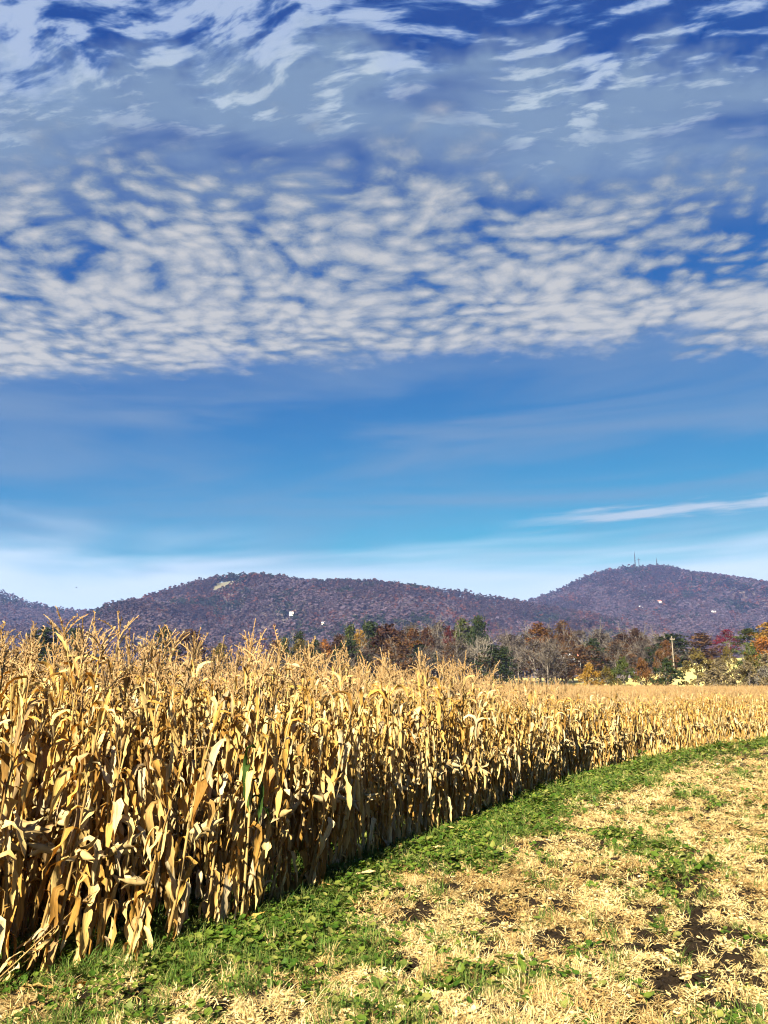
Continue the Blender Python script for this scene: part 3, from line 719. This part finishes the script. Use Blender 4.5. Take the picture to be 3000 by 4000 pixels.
def clump_crown(seed, nclump, per, leaf, shape, open_=0.0, tone_spread=0.5):
    """leaves in clumps through a crown volume; shape(u) gives (radius, height) limits, unit tree of height 1"""
    r = np.random.default_rng(seed); b = MB(); V, T = [], []
    for c in range(nclump):
        h = r.random() ** 0.8; rad = shape(h); a = r.uniform(0, 6.28); q = rad * (r.random() ** 0.42)
        ctr = np.array([q * math.cos(a), q * math.sin(a), h]); cr = 0.085 * r.uniform(0.7, 1.3); tone = 0.5 + r.normal(0, tone_spread * 0.5)
        d = r.normal(0, 1, (per, 3)); d /= np.linalg.norm(d, axis=1)[:, None]
        o = ctr + d * (cr * r.random((per, 1)) ** 0.4) * np.array([1.15, 1.15, 0.8])
        n1 = r.normal(0, 1, (per, 3)); n1 /= np.linalg.norm(n1, axis=1)[:, None]
        n2 = np.cross(n1, r.normal(0, 1, (per, 3))); n2 /= np.linalg.norm(n2, axis=1)[:, None]
        s = leaf * r.uniform(0.6, 1.3, (per, 1))
        quad = np.stack((o - n1 * s, o + n2 * s * 0.7, o + n1 * s, o - n2 * s * 0.7), 1)
        V.append(quad.reshape(-1, 3)); T.append(np.repeat(np.clip(tone + r.normal(0, 0.07, per), 0.02, 0.62), 4))
    V = np.concatenate(V); T = np.concatenate(T); nq = len(V) // 4
    b.v.append(V); b.t.append(T); b.uv.append(np.zeros((len(V), 2))); b.nv = len(V)
    b.f = [(4 * i, 4 * i + 1, 4 * i + 2, 4 * i + 3) for i in range(nq)]
    return b
def round_shape(base, rad): return lambda h: rad * max(0.06, math.sin(math.pi * min(1, max(0.0, (h - base) / (1 - base)) ** 0.75 * 0.94 + 0.05))) if h > base else rad * 0.10
def lower(b, base):                       # squeeze the unit crown so it fills base..1
    for k in range(len(b.v)): b.v[k][:, 2] = base + (1 - base) * b.v[k][:, 2]
    return b
def limb_geo(seed, base=0.25, rad=0.3, n=9, fine=True, levels=2):
    """trunk with limbs for a unit tree"""
    r = np.random.default_rng(seed); b = MB()
    zz = np.linspace(0, 0.9, 8); cx = np.cumsum(r.normal(0, 0.008, 8)); cy_ = np.cumsum(r.normal(0, 0.008, 8))
    tr = np.column_stack((cx, cy_, zz)); tr[0, 2] = -0.03; b.tube(tr, np.linspace(0.020, 0.003, 8), 6, 0.3)
    def limb(p, d, L, rr, lev):
        pts = [p]; dd = d.copy()
        for i in range(4):
            dd = dd + r.normal(0, 0.16, 3) + np.array([0, 0, 0.12]); dd /= np.linalg.norm(dd); pts.append(pts[-1] + dd * L / 4)
        b.tube(np.array(pts), np.linspace(rr, rr * 0.3, 5), 4 if lev == 0 else 3, 0.3, False)
        if lev < levels:
            for k in range(4 if lev == 0 else 5):
                q = pts[r.integers(1, 5)]; e = dd + r.normal(0, 0.6, 3); e /= np.linalg.norm(e)
                limb(q, e, L * r.uniform(0.4, 0.7), rr * 0.5, lev + 1)
    for k in range(n):
        h = base + (0.82 - base) * (k + r.random()) / n; a = r.uniform(0, 6.28); el = r.uniform(0.35, 1.1)
        p = np.array([np.interp(h, zz, cx), np.interp(h, zz, cy_), h]); d = np.array([math.cos(a) * math.cos(el), math.sin(a) * math.cos(el), math.sin(el)])
        limb(p, d, rad * r.uniform(0.7, 1.15) * (1.15 - 0.5 * h), 0.007, 0)
    return b
# hillside trees: light crowns of bare twigs or turning leaves, a few pixels each; the paler set has valley haze put into its colour
HAZED_STOPS = [(0.0, (0.0631, 0.04584, 0.06564)), (0.15, (0.05125, 0.03757, 0.05253)), (0.3, (0.07329, 0.05578, 0.07555)), (0.42, (0.05803, 0.03757, 0.0422)), (0.52, (0.06141, 0.04915, 0.06366)), (0.62, (0.07157, 0.03591, 0.03664)), (0.7, (0.04618, 0.03524, 0.043)), (0.84, (0.05803, 0.04584, 0.05889)), (0.92, (0.03772, 0.03392, 0.03266)), (1.0, (0.05972, 0.0475, 0.06167))]
M['hazed_hill_tree'] = leaf_mat('hazed_hillside_tree', HAZED_STOPS, 0.15, (1, 0.8, 0.7), streak=0.0, rnd=1.0, rough=0.9, spec=0.05)
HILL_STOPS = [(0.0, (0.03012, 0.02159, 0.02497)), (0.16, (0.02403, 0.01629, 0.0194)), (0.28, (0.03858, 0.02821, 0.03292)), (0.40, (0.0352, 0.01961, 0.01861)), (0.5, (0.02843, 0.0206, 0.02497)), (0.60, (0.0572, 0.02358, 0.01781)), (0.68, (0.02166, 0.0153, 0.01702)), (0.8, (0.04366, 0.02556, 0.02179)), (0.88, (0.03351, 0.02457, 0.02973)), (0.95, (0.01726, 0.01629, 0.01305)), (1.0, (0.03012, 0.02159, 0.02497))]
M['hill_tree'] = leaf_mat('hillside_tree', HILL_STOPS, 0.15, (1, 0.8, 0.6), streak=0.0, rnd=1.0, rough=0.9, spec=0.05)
def hill_tree(seed, mt='hill_tree'):
    b = clump_crown(seed, 12, 8, 0.10, round_shape(0.0, 0.42), tone_spread=0.08)
    lower(b, 0.18); b.tube([(0, 0, -0.1), (0, 0, 0.35)], [0.03, 0.018], 3, 0.5, False)
    return b.mesh('hill_tree', M[mt])
M['evergreen_hill_tree'] = leaf_mat('evergreen_hillside_tree', [(0, (0.01022, 0.0146, 0.00876)), (0.5, (0.01898, 0.0219, 0.01314)), (1, (0.01022, 0.0146, 0.00876))], 0.1, (1, 1, 0.6), streak=0.0, rough=0.9, spec=0.05)
M['rust_hill_tree'] = leaf_mat('rust_hillside_tree', [(0, (0.06205, 0.02628, 0.01898)), (0.4, (0.0876, 0.03285, 0.02044)), (0.7, (0.0511, 0.0292, 0.02336)), (1, (0.06205, 0.02628, 0.01898))], 0.15, (1, 0.7, 0.5), streak=0.0, rough=0.9, spec=0.05)
HILL_TREES = [hill_tree(1000 + i) for i in range(6)] + [hill_tree(1010 + i, 'hazed_hill_tree') for i in range(6)] + [hill_tree(1020 + i, 'evergreen_hill_tree') for i in range(6)] + [hill_tree(1030 + i, 'rust_hill_tree') for i in range(6)]
HOUSES_AT = []
CLEAR = (-355.0, 1757.0, 34.0, 13.0)                         # a small pasture just under the middle summit
for nm, (fn, yr, y0, (xa, xb)) in HILLS.items():
    gxs = np.arange(xa - 900, xb + 900, 26.0); gys = np.arange(y0 - 40, yr + 700, 26.0)
    label = {'middle': 'broad wooded middle hill behind the valley wood', 'right': 'higher wooded hill with masts on its summit', 'left': 'wooded ridge beyond the corn at the left edge'}[nm]
    tag(link('hill', grid_mesh('hill', gxs, gys, fn, M['forest_floor'])), label, None, None, 'structure')
    n = {'middle': 27000, 'right': 27000, 'left': 8000}[nm]
    hx = rng.uniform(xa, xb, n); hy = y0 + (yr + 25 - y0) * rng.random(n) ** 0.72
    hz = fn(hx, hy)
    ok = (np.abs(hx) < 0.53 * hy + 30) & (hz > 12) & ((hz - 2.2) / hy > 0.006)
    if nm == 'middle': ok &= (np.abs(hx - CLEAR[0]) > 33) | (hy < 1690) | (hy > 1786)
    hx, hy, hz = hx[ok], hy[ok], hz[ok]; n = len(hx)
    s = (12 + 10 * rng.random(n) ** 1.5) * (1.2 if nm == 'right' else 1.0)
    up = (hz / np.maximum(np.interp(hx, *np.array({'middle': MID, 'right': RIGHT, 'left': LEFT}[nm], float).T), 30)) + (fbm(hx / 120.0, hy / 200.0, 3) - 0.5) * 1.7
    pale = rng.random(n) < 1 - smooth01(up, 0.42, 0.88)  # paler and mauve down the slope: low haze painted as tree colour
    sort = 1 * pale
    sort[rng.random(n) < 0.03 + 0.65 * smooth01(fbm(hx / 90.0 + 31, hy / 130.0, 3), 0.60, 0.72)] = 2
    sort[rng.random(n) < 0.03 + 0.28 * smooth01(fbm(hx / 110.0 + 77, hy / 150.0 + 5, 3), 0.56, 0.70)] = 3
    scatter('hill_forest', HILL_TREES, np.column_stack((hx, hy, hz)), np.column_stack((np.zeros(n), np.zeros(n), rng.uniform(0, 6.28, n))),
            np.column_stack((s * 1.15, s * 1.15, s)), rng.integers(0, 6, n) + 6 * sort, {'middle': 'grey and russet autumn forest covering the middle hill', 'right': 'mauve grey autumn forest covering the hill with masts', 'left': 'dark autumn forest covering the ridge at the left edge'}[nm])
# the pasture under the summit
M['pasture'] = plain_mat('pasture_grass', (0.065, 0.060, 0.034), 0.95, 0.2, 0.05)
fn = HILLS['middle'][0]
gxs = np.linspace(CLEAR[0] - CLEAR[2], CLEAR[0] + CLEAR[2], 12); gys = np.linspace(1726, 1776, 8)
tag(link('pasture', grid_mesh('pasture', gxs, gys, lambda x, y: fn(x, y) + 2.0, M['pasture'])), 'small pale pasture just below the summit of the middle hill', None, None, 'structure')

# ------------------------------------------------------------------ valley wood: every tree its own
CR = {
 'darkgreen': [(0, (0.006896, 0.01293, 0.005172)), (0.6, (0.01724, 0.02672, 0.008621)), (1, (0.006896, 0.01293, 0.005172))],
 'green': [(0, (0.01508, 0.0237, 0.006896)), (0.6, (0.0431, 0.05387, 0.01293)), (1, (0.01508, 0.0237, 0.006896))],
 'olive': [(0, (0.03017, 0.02672, 0.00776)), (0.6, (0.07329, 0.05603, 0.01508)), (1, (0.03017, 0.02672, 0.00776))],
 'brown': [(0, (0.03232, 0.0181, 0.008621)), (0.6, (0.06896, 0.03793, 0.01638)), (1, (0.03232, 0.0181, 0.008621))],
 'redbrown': [(0, (0.01767, 0.01041, 0.006939)), (0.6, (0.04241, 0.02263, 0.01189)), (1, (0.01767, 0.01041, 0.006939))],
 'darkred': [(0, (0.01591, 0.008148, 0.004956)), (0.6, (0.04241, 0.01901, 0.008924)), (1, (0.01591, 0.008148, 0.004956))],
 'rust': [(0, (0.0265, 0.01358, 0.005452)), (0.6, (0.07423, 0.03394, 0.009914)), (1, (0.0265, 0.01358, 0.005452))],
 'orange': [(0, (0.08621, 0.03232, 0.006034)), (0.6, (0.1724, 0.06896, 0.01207)), (1, (0.08621, 0.03232, 0.006034))],
 'yellow': [(0, (0.08621, 0.04741, 0.008621)), (0.6, (0.181, 0.1077, 0.0194)), (1, (0.08621, 0.04741, 0.008621))],
 'maroon': [(0, (0.02474, 0.006336, 0.006939)), (0.6, (0.04948, 0.01267, 0.01189)), (1, (0.02474, 0.006336, 0.006939))],
 'magenta': [(0, (0.0431, 0.005172, 0.01121)), (0.6, (0.1034, 0.01034, 0.0237)), (1, (0.0431, 0.005172, 0.01121))],
 'grey': [(0, (0.0237, 0.01983, 0.01724)), (0.6, (0.05387, 0.04396, 0.03793)), (1, (0.0237, 0.01983, 0.01724))],
 'thicket': [(0, (0.05603, 0.04525, 0.02586)), (0.6, (0.1207, 0.09694, 0.05387)), (1, (0.05603, 0.04525, 0.02586))],
 'palegrey': [(0, (0.05387, 0.04968, 0.0431)), (0.6, (0.1018, 0.09337, 0.07899)), (1, (0.08621, 0.07972, 0.06896))],
}
for k, v in CR.items(): M['crown_' + k] = crown_mat('crown_' + k, v)
LEAFY = [lower(clump_crown(2000 + i, 62, 30, 0.021, round_shape(0.0, 0.30 + 0.02 * (i % 3))), 0.20).mesh('crown', M['crown_brown']) for i in range(5)]
BUSHY = [lower(clump_crown(2100 + i, 70, 30, 0.026, round_shape(0.0, 0.50)), 0.02).mesh('crown', M['crown_green']) for i in range(4)]
def pine_shape(h): return 0.30 * (1 - h) ** 0.7 + 0.03 if h > 0.12 else 0.16
PINE = [lower(clump_crown(2200 + i, 85, 26, 0.020, pine_shape), 0.12).mesh('crown', M['crown_darkgreen']) for i in range(3)]
CONE = [lower(clump_crown(2250 + i, 80, 26, 0.018, lambda h: 0.22 * (1 - h) ** 0.9 + 0.01), 0.05).mesh('crown', M['crown_darkgreen']) for i in range(2)]
TWIGGY = [lower(clump_crown(2300 + i, 60, 26, 0.016, round_shape(0.0, 0.34)), 0.20).mesh('crown', M['crown_grey']) for i in range(5)]
LIMBS = [limb_geo(2400 + i, levels=1).mesh('trunk', M['bark']) for i in range(3)]
BARE = [limb_geo(2500 + i, n=11, rad=0.36, levels=2).mesh('trunk', M['bark']) for i in range(4)]
SHAPE = {'leaf': (LEAFY, LIMBS, 0.62), 'bush': (BUSHY, LIMBS, 1.0), 'pine': (PINE, LIMBS, 0.60), 'cone': (CONE, LIMBS, 0.45), 'bare': (TWIGGY, BARE, 0.60)}
n_tree = [0]
def tree(kind, color, x, y, ztop, width, label, group=None, name=None, cat='tree', bark='bark'):
    crowns, trunks, w0 = SHAPE[kind]; k = n_tree[0]; n_tree[0] += 1
    z = float(ground_z(x, y)); H = max(1.2, ztop - z); wd = width / w0
    e = link(name or {'leaf': 'autumn_tree', 'bush': 'bush', 'pine': 'pine_tree', 'cone': 'conifer', 'bare': 'bare_tree'}[kind], None, None, (x, y, z), (0, 0, (k * 2.399) % 6.28), (wd, wd, H))
    tag(e, label, cat, group)
    link('trunk', trunks[k % len(trunks)], e, mat=M[bark]); link('crown', crowns[k % len(crowns)], e, mat=M['crown_' + color])
    return e
G1, G2 = 'trees of the valley wood', 'bushes along the far end of the corn'
T_ = [
 ('pine', 'darkgreen', -101.1, 232, 17.7, 11, 'wide dark evergreen behind the tallest corn tassels at the left'),
 ('cone', 'darkgreen', -90.5, 228, 17.3, 6.5, 'small dark pointed conifer right of the wide evergreen at the left'),
 ('leaf', 'darkgreen', -66.5, 235, 18.2, 6.5, 'dark green round tree touching a red brown one behind the corn'),
 ('leaf', 'redbrown', -59.6, 238, 17.7, 9.5, 'broad red brown tree right of the dark green one behind the corn'),
 ('leaf', 'olive', -44.9, 215, 12.7, 5.0, 'low olive tree alone behind the corn in the left half'),
 ('leaf', 'brown', -31.0, 220, 13.7, 4.8, 'brown tree at the left end of the dense valley wood'),
 ('cone', 'green', -28.8, 226, 15.0, 3.4, 'narrow green conifer at the left end of the wood'),
 ('pine', 'darkgreen', -25.4, 232, 17.0, 4.4, 'thin dark pine topping the left end of the wood'),
 ('leaf', 'olive', -23.0, 214, 13.5, 5.4, 'rounded olive brown tree below the thin dark pine'),
 ('leaf', 'darkgreen', -19.4, 218, 13.9, 4.4, 'dark round tree between the olive brown and the orange one'),
 ('leaf', 'orange', -17.0, 222, 14.1, 3.6, 'small bright orange tree in the left part of the wood'),
 ('leaf', 'redbrown', -12.8, 226, 15.4, 6.0, 'red brown tree right of the small orange one'),
 ('cone', 'green', -10.3, 236, 19.3, 4.6, 'tall light green tree rising above the red brown ones'),
 ('leaf', 'yellow', -7.3, 230, 17.2, 4.2, 'yellow orange tree below the flat topped dark pine'),
 ('pine', 'darkgreen', -4.8, 240, 20.4, 7.6, 'flat topped dark pine above the yellow orange tree'),
 ('leaf', 'darkred', 1.1, 224, 18.4, 9.0, 'large dark red brown oak in the middle of the wood'),
 ('bare', 'grey', 8.8, 240, 19.8, 7.0, 'bare grey tree behind the rust coloured one'),
 ('leaf', 'rust', 8.4, 226, 17.2, 5.4, 'rust coloured tree in front of a bare grey one'),
 ('leaf', 'darkred', 12.6, 230, 18.2, 4.0, 'narrow dark red tree right of the rust coloured one'),
 ('bare', 'grey', 16.8, 238, 20.0, 7.0, 'tall bare grey tree left of the maroon one'),
 ('leaf', 'maroon', 19.2, 232, 18.4, 3.6, 'narrow maroon tree left of the twin green tops'),
 ('leaf', 'green', 24.8, 244, 21.3, 6.0, 'green pine top beside the highest dark pine'),
 ('pine', 'darkgreen', 29.3, 240, 22.2, 6.4, 'highest dark pine of the wood'),
 ('leaf', 'rust', 18.1, 212, 12.9, 4.4, 'low red orange tree in front of the bare grey ones'),
 ('bare', 'palegrey', 26.0, 208, 13.8, 5.0, 'pale bare tree standing low in front of the highest pine'),
 ('leaf', 'rust', 45.1, 226, 18.8, 8.4, 'broad russet oak crowning the right half of the wood'),
 ('leaf', 'brown', 55.3, 240, 20.4, 6.0, 'brown topped tree behind the white roofs'),
 ('leaf', 'redbrown', 76.5, 236, 18.1, 4.4, 'slim red brown tree left of the broad dark evergreen'),
 ('pine', 'darkgreen', 75.5, 205, 14.8, 8.5, 'broad dark evergreen behind the utility pole'),
 ('leaf', 'rust', 69.6, 192, 12.4, 3.4, 'small rusty tree just left of the utility pole'),
 ('leaf', 'brown', 94.0, 230, 16.4, 9.5, 'wide brown tree behind the mown rise'),
 ('leaf', 'magenta', 95.0, 215, 16.4, 4.4, 'magenta red tree above the mown rise'),
 ('leaf', 'green', 89.3, 190, 15.0, 6.6, 'dark green tree right of the magenta one'),
 ('leaf', 'orange', 80.2, 165, 11.4, 5.0, 'bright orange tree at the right edge of the view'),
 ('leaf', 'yellow', 91.8, 185, 16.2, 6.6, 'tall yellow orange tree in the right corner above the corn'),
]
for kd, c, x, y, zt, w, lab in T_: tree(kd, c, x, y, zt, w * 1.55, lab, G1, bark='pale_bark' if c == 'palegrey' else 'bark')
B_ = [
 ('yellow', 31.5, 120, 4.9, 4.2, 'yellow brown bush at the left end of the bush row'),
 ('olive', 35.2, 124, 4.6, 3.4, 'dull olive bush between the yellow and the green bushes'),
 ('green', 39.0, 128, 6.0, 4.4, 'rounded green bush left of the orange one'),
 ('rust', 44.0, 134, 6.2, 4.0, 'orange red bush between two green ones'),
 ('darkgreen', 43.6, 121, 5.6, 5.2, 'dark green bush right of the orange red one'),
 ('brown', 52.8, 150, 8.0, 4.6, 'brown bush rising behind the dark green one'),
 ('olive', 60.1, 150, 8.3, 6.6, 'large olive and orange bush before the mown rise'),
 ('brown', 69.2, 165, 7.6, 3.0, 'small round brown bush alone on the mown rise'),
 ('thicket', 54.0, 128, 4.3, 6.0, 'pale grey brown thicket below the large olive bush'),
 ('thicket', 58.5, 126, 5.4, 5.0, 'pale tangled thicket in the middle of the right hand scrub'),
 ('palegrey', 63.0, 130, 4.6, 5.5, 'whitish bare scrub near the right end of the bush row'),
 ('olive', 64.5, 138, 6.8, 5.0, 'olive bush behind the whitish scrub'),
 ('redbrown', 62.0, 122, 3.2, 3.4, 'low red brown shrub at the corn edge on the right'),
 ('thicket', 68.5, 140, 7.2, 6.5, 'tall grey thicket at the right edge of the view'),
 ('green', 70.5, 150, 9.2, 5.5, 'green bush below the bright orange tree'),
 ('thicket', 62.5, 146, 6.6, 5.0, 'tan thicket overlapping the lower edge of the mown rise'),
 ('olive', 69.5, 158, 9.0, 4.5, 'olive bush cutting into the right side of the mown rise'),
]
for c, x, y, zt, w, lab in B_: tree('bush', c, x, y, zt, w * 1.25, lab, G2, cat='bush')
# the mass of bare grey and dark trees that closes the wood
r = np.random.default_rng(77)
for i in range(110):
    x = -36 + 132 * (i + r.uniform(-.4, .4)) / 110; y = r.uniform(236, 262) if i % 2 else r.uniform(206, 232)
    if x > 70: y += 16
    zt = r.uniform(15.5, 19.3) if i % 2 else r.uniform(10.0, 14.5)
    if x < -12: zt -= 4.5
    kd, c = ('bare', 'grey') if r.random() < 0.5 else ('leaf', ['brown', 'darkred', 'darkgreen', 'redbrown'][i % 4])
    lab = {'grey': 'bare grey brown tree standing in the valley wood', 'brown': 'dull brown leafy tree within the valley wood', 'redbrown': 'red brown leafy tree within the valley wood', 'darkred': 'dark russet leafy tree within the valley wood', 'darkgreen': 'dark green leafy tree within the valley wood'}[c]
    tree(kd, c, x, y, zt, r.uniform(8, 13.0), lab, G1)
for i in range(26):
    x = r.uniform(-125, -34); y = r.uniform(240, 290)
    tree('bare', 'grey', x, y, r.uniform(6.5, 10.0), r.uniform(6, 9), 'low bare grey tree behind the corn left of the wood', 'low trees left of the wood')

# ------------------------------------------------------------------ small built things
M['white_paint'] = plain_mat('white_paint', (0.5, 0.49, 0.47), 0.6, 0.06, 0.5)
M['pale_roof'] = plain_mat('pale_metal_roof', (0.5, 0.51, 0.54), 0.45, 0.08, 0.5)
M['grey_roof'] = plain_mat('grey_roof', (0.20, 0.20, 0.21), 0.8, 0.15, 0.5)
M['red_roof'] = plain_mat('red_roof', (0.45, 0.13, 0.08), 0.8, 0.15, 0.5)
M['dark_glass'] = plain_mat('dark_glass', (0.02, 0.025, 0.03), 0.15, 0.1, 0.5)
M['brown_door'] = plain_mat('brown_door', (0.12, 0.06, 0.03), 0.6, 0.2, 2.0)
M['wood_pole'] = plain_mat('weathered_pole', (0.15, 0.13, 0.10), 0.9, 0.2, 2.0)
M['steel'] = plain_mat('grey_steel', (0.02, 0.022, 0.026), 0.5, 0.1, 0.5, 0.3)
M['brick'] = plain_mat('chimney_brick', (0.30, 0.12, 0.08), 0.9, 0.2, 2.0)
M['feather'] = plain_mat('dark_feather', (0.02, 0.02, 0.022), 0.7, 0.2, 5.0)
def one(name, b, mat, parent): return link(name, b.mesh(name, mat), parent)
def house(x, y, z, w, d, h, rz, roof, label, name='house', cat='house', pitch=0.7, wall='white_paint'):
    e = link(name, None, None, (x, y, z), (0, 0, rz)); tag(e, label, cat, 'houses among the trees')
    b = MB(); b.box((0, 0, h / 2 - 1.0), (w, d, h + 2.0)); ph = d / 2 * pitch
    for sx_ in (-1, 1): b.add([(sx_ * w / 2, -d / 2, h), (sx_ * w / 2, d / 2, h), (sx_ * w / 2, 0, h + ph)], [(0, 1, 2) if sx_ > 0 else (0, 2, 1)])
    one('wall', b, M[wall], e)
    b = MB(); o = 0.5; t = 0.25
    for s in (-1, 1):
        b.add([(-w / 2 - o, s * (d / 2 + o), h - o * pitch + 0.03), (w / 2 + o, s * (d / 2 + o), h - o * pitch + 0.03), (w / 2 + o, 0, h + ph + 0.03), (-w / 2 - o, 0, h + ph + 0.03),
               (-w / 2 - o, s * (d / 2 + o), h - o * pitch + t), (w / 2 + o, s * (d / 2 + o), h - o * pitch + t), (w / 2 + o, 0, h + ph + t), (-w / 2 - o, 0, h + ph + t)],
              [(0, 1, 2, 3), (4, 7, 6, 5), (0, 4, 5, 1), (1, 5, 6, 2), (2, 6, 7, 3), (3, 7, 4, 0)])
    rf = one('roof', b, M[roof], e)
    b = MB(); b.box((w * 0.25, d * 0.15, h + ph * 0.7 + 0.7), (0.9, 0.9, 2.2)); one('chimney', b, M['brick'], rf)
    for i in range(3):
        b = MB(); b.box((-w / 2 + w * (i + 0.5) / 3 + (0.9 if i == 1 else 0), -d / 2 - 0.02, h * 0.55), (1.3, 0.10, 1.6)); wd_ = one('window', b, M['white_paint'], e)
        b = MB(); b.box((-w / 2 + w * (i + 0.5) / 3 + (0.9 if i == 1 else 0), -d / 2 - 0.08, h * 0.55), (1.05, 0.06, 1.35)); one('pane', b, M['dark_glass'], wd_)
    b = MB(); b.box((-0.9, -d / 2 - 0.03, 1.05), (1.1, 0.10, 2.1)); dr = one('door', b, M['brown_door'], e)
    b = MB(); b.box((-0.5, -d / 2 - 0.10, 1.05), (0.08, 0.06, 0.2)); one('handle', b, M['steel'], dr)
    return e
def on_hill(hill, u, y0, y1, el):
    """first point of a hillside seen along one bearing at one slope above the eye"""
    fn = HILLS[hill][0]; y = np.arange(y0, y1, 2.0); z = fn(u * y, y)
    k = np.flatnonzero((z - CAM_H) / y >= el); k = k[0] if len(k) else np.argmax((z - CAM_H) / y)
    return u * y[k], y[k], float(z[k])
for hill, u, el, w, d, h, rz, roof, lab in (
    ('right', 0.3318, 0.0893, 13, 8, 6, 0.5, 'grey_roof', 'white house halfway up the hill below the masts'),
    ('right', 0.4230, 0.0835, 14, 7, 4, -0.3, 'pale_roof', 'long pale house lower right on the hill with masts'),
    ('right', 0.3560, 0.0975, 9, 6, 4, 0.3, 'red_roof', 'small house with reddish roof above the white hill house'),
    ('middle', -0.1190, 0.0815, 7, 5, 4, 0.4, 'grey_roof', 'small white house on the lower slope of the middle hill'),
    ('middle', -0.0775, 0.0690, 5, 4, 3, -0.2, 'pale_roof', 'tiny pale house low on the middle hill near the wood')):
    x, y, z = on_hill(hill, u, HILLS[hill][2] + 20, HILLS[hill][1], el)
    house(x, y - 12, z + (7 if hill == 'right' else 5), w, d, h, rz, roof, lab)
house(50.4, 222.0, 7.0, 4.6, 4.0, 2.0, -0.55, 'pale_roof', 'white roofed house deep in the dark part of the wood', pitch=0.5, wall='brown_door')
house(54.0, 220.0, 6.4, 3.6, 3.2, 1.8, -0.55, 'pale_roof', 'smaller white roofed shed right of the house in the wood', name='shed', cat='shed', pitch=0.5, wall='brown_door')

def mast(x, y, z, H, w, label, plate=False):
    e = link('radio_mast', None, None, (x, y, z)); tag(e, label, 'radio mast', 'masts on the summit')
    b = MB(); legs = [np.array([w * math.cos(a), w * math.sin(a)]) for a in (0.3, 2.4, 4.5)]; n = 9; zz = np.linspace(-6, H, n)
    tp = lambda q: 1 - 0.55 * max(0, q) / H
    for l in legs: b.tube([(l[0] * tp(q), l[1] * tp(q), q) for q in zz], 0.6, 4)
    for i in range(n - 1):
        for k in range(3):
            a, c = legs[k], legs[(k + 1) % 3]; b.tube([(*(a * tp(zz[i])), zz[i]), (*(c * tp(zz[i + 1])), zz[i + 1])], 0.35, 3)
    one('lattice', b, M['steel'], e)
    b = MB(); b.tube([(0, 0, H - 1), (0, 0, H + H * 0.16)], [0.6, 0.4], 5); one('antenna', b, M['steel'], e)
    for hh in ((0.62, 0.8) if not plate else (0.97,)):
        b = MB()
        if plate: b.box((0, -0.3, H * hh), (9.0, 2.5, 2.4)); one('platform', b, M['steel'], e)
        else: b.tube([(0, -w - 0.3, H * hh), (0, -w - 1.6, H * hh)], [1.1, 1.5], 8); one('dish', b, M['steel'], e)
    return e
fr = HILLS['right'][0]
for x, H, w, lab, pl in ((823.5, 54.0, 1.6, 'tallest lattice mast on the summit of the right hill', False), (836.0, 34.0, 1.1, 'shorter mast with a crossbar platform beside the tallest one', True), (894.0, 32.0, 1.2, 'small lattice mast standing apart on the summit', False)):
    mast(x, 2495.0, float(fr(x, 2495.0)) + 3, H + 6, w, lab, pl)

px_, py_ = 51.8, 140.0; e = link('utility_pole', None, None, (px_, py_, float(ground_z(px_, py_)))); tag(e, 'pale wooden utility pole rising above the bushes on the right', 'utility pole')
b = MB(); b.tube([(0, 0, -0.6), (0, 0, 5.5), (0.05, 0, 11.2)], [0.085, 0.08, 0.07], 8); one('pole', b, M['wood_pole'], e)
b = MB(); b.box((0.05, -0.16, 10.6), (0.9, 0.07, 0.09)); ca_ = one('crossarm', b, M['wood_pole'], e)
for q in (-0.35, 0, 0.35):
    b = MB(); b.tube([(q + 0.05, -0.16, 10.68), (q + 0.05, -0.16, 10.86)], [0.06, 0.04], 6); one('insulator', b, M['wood_pole'], ca_)

e = link('bird', None, None, (-120.5, 300.0, 38.7), (0.1, 0.15, 0.6)); tag(e, 'tiny dark bird flying above the left end of the hills', 'bird')
b = MB(); b.tube([(-.32, 0, 0), (-.2, 0, .01), (0, 0, 0), (.2, 0, .02), (.32, 0, .03), (.40, 0, .02)], [.02, .07, .10, .08, .055, .01], 8); one('body', b, M['feather'], e)
for s in (-1, 1):
    b = MB(); b.add([(.16, s * .06, .05), (-.12, s * .06, .04), (.20, s * .42, .17), (-.06, s * .42, .15), (.02, s * .85, .12), (-.05, s * .82, .11)], [(0, 1, 3, 2), (2, 3, 5, 4)]); one('wing', b, M['feather'], e)
b = MB(); b.add([(-.30, .03, 0), (-.30, -.03, 0), (-.52, -.09, 0), (-.52, .09, 0)], [(0, 1, 2, 3)]); one('tail', b, M['feather'], e)

# ------------------------------------------------------------------ haze
m, g = new_mat('haze_air')
pv = g.new('ShaderNodeVolumePrincipled'); pv.inputs['Color'].default_value = (0.24, 0.38, 1.0, 1); pv.inputs['Density'].default_value = HAZE
pv.inputs['Anisotropy'].default_value = 0.0
o = g.new('ShaderNodeOutputMaterial'); g.l.new(pv.outputs[0], o.inputs['Volume'])
b = MB(); b.box((0, 2500, 215), (9000, 7000, 470))
hz_o = link('haze', b.mesh('haze', m)); tag(hz_o, 'thin bluish haze filling the valley air', None, None, 'stuff')
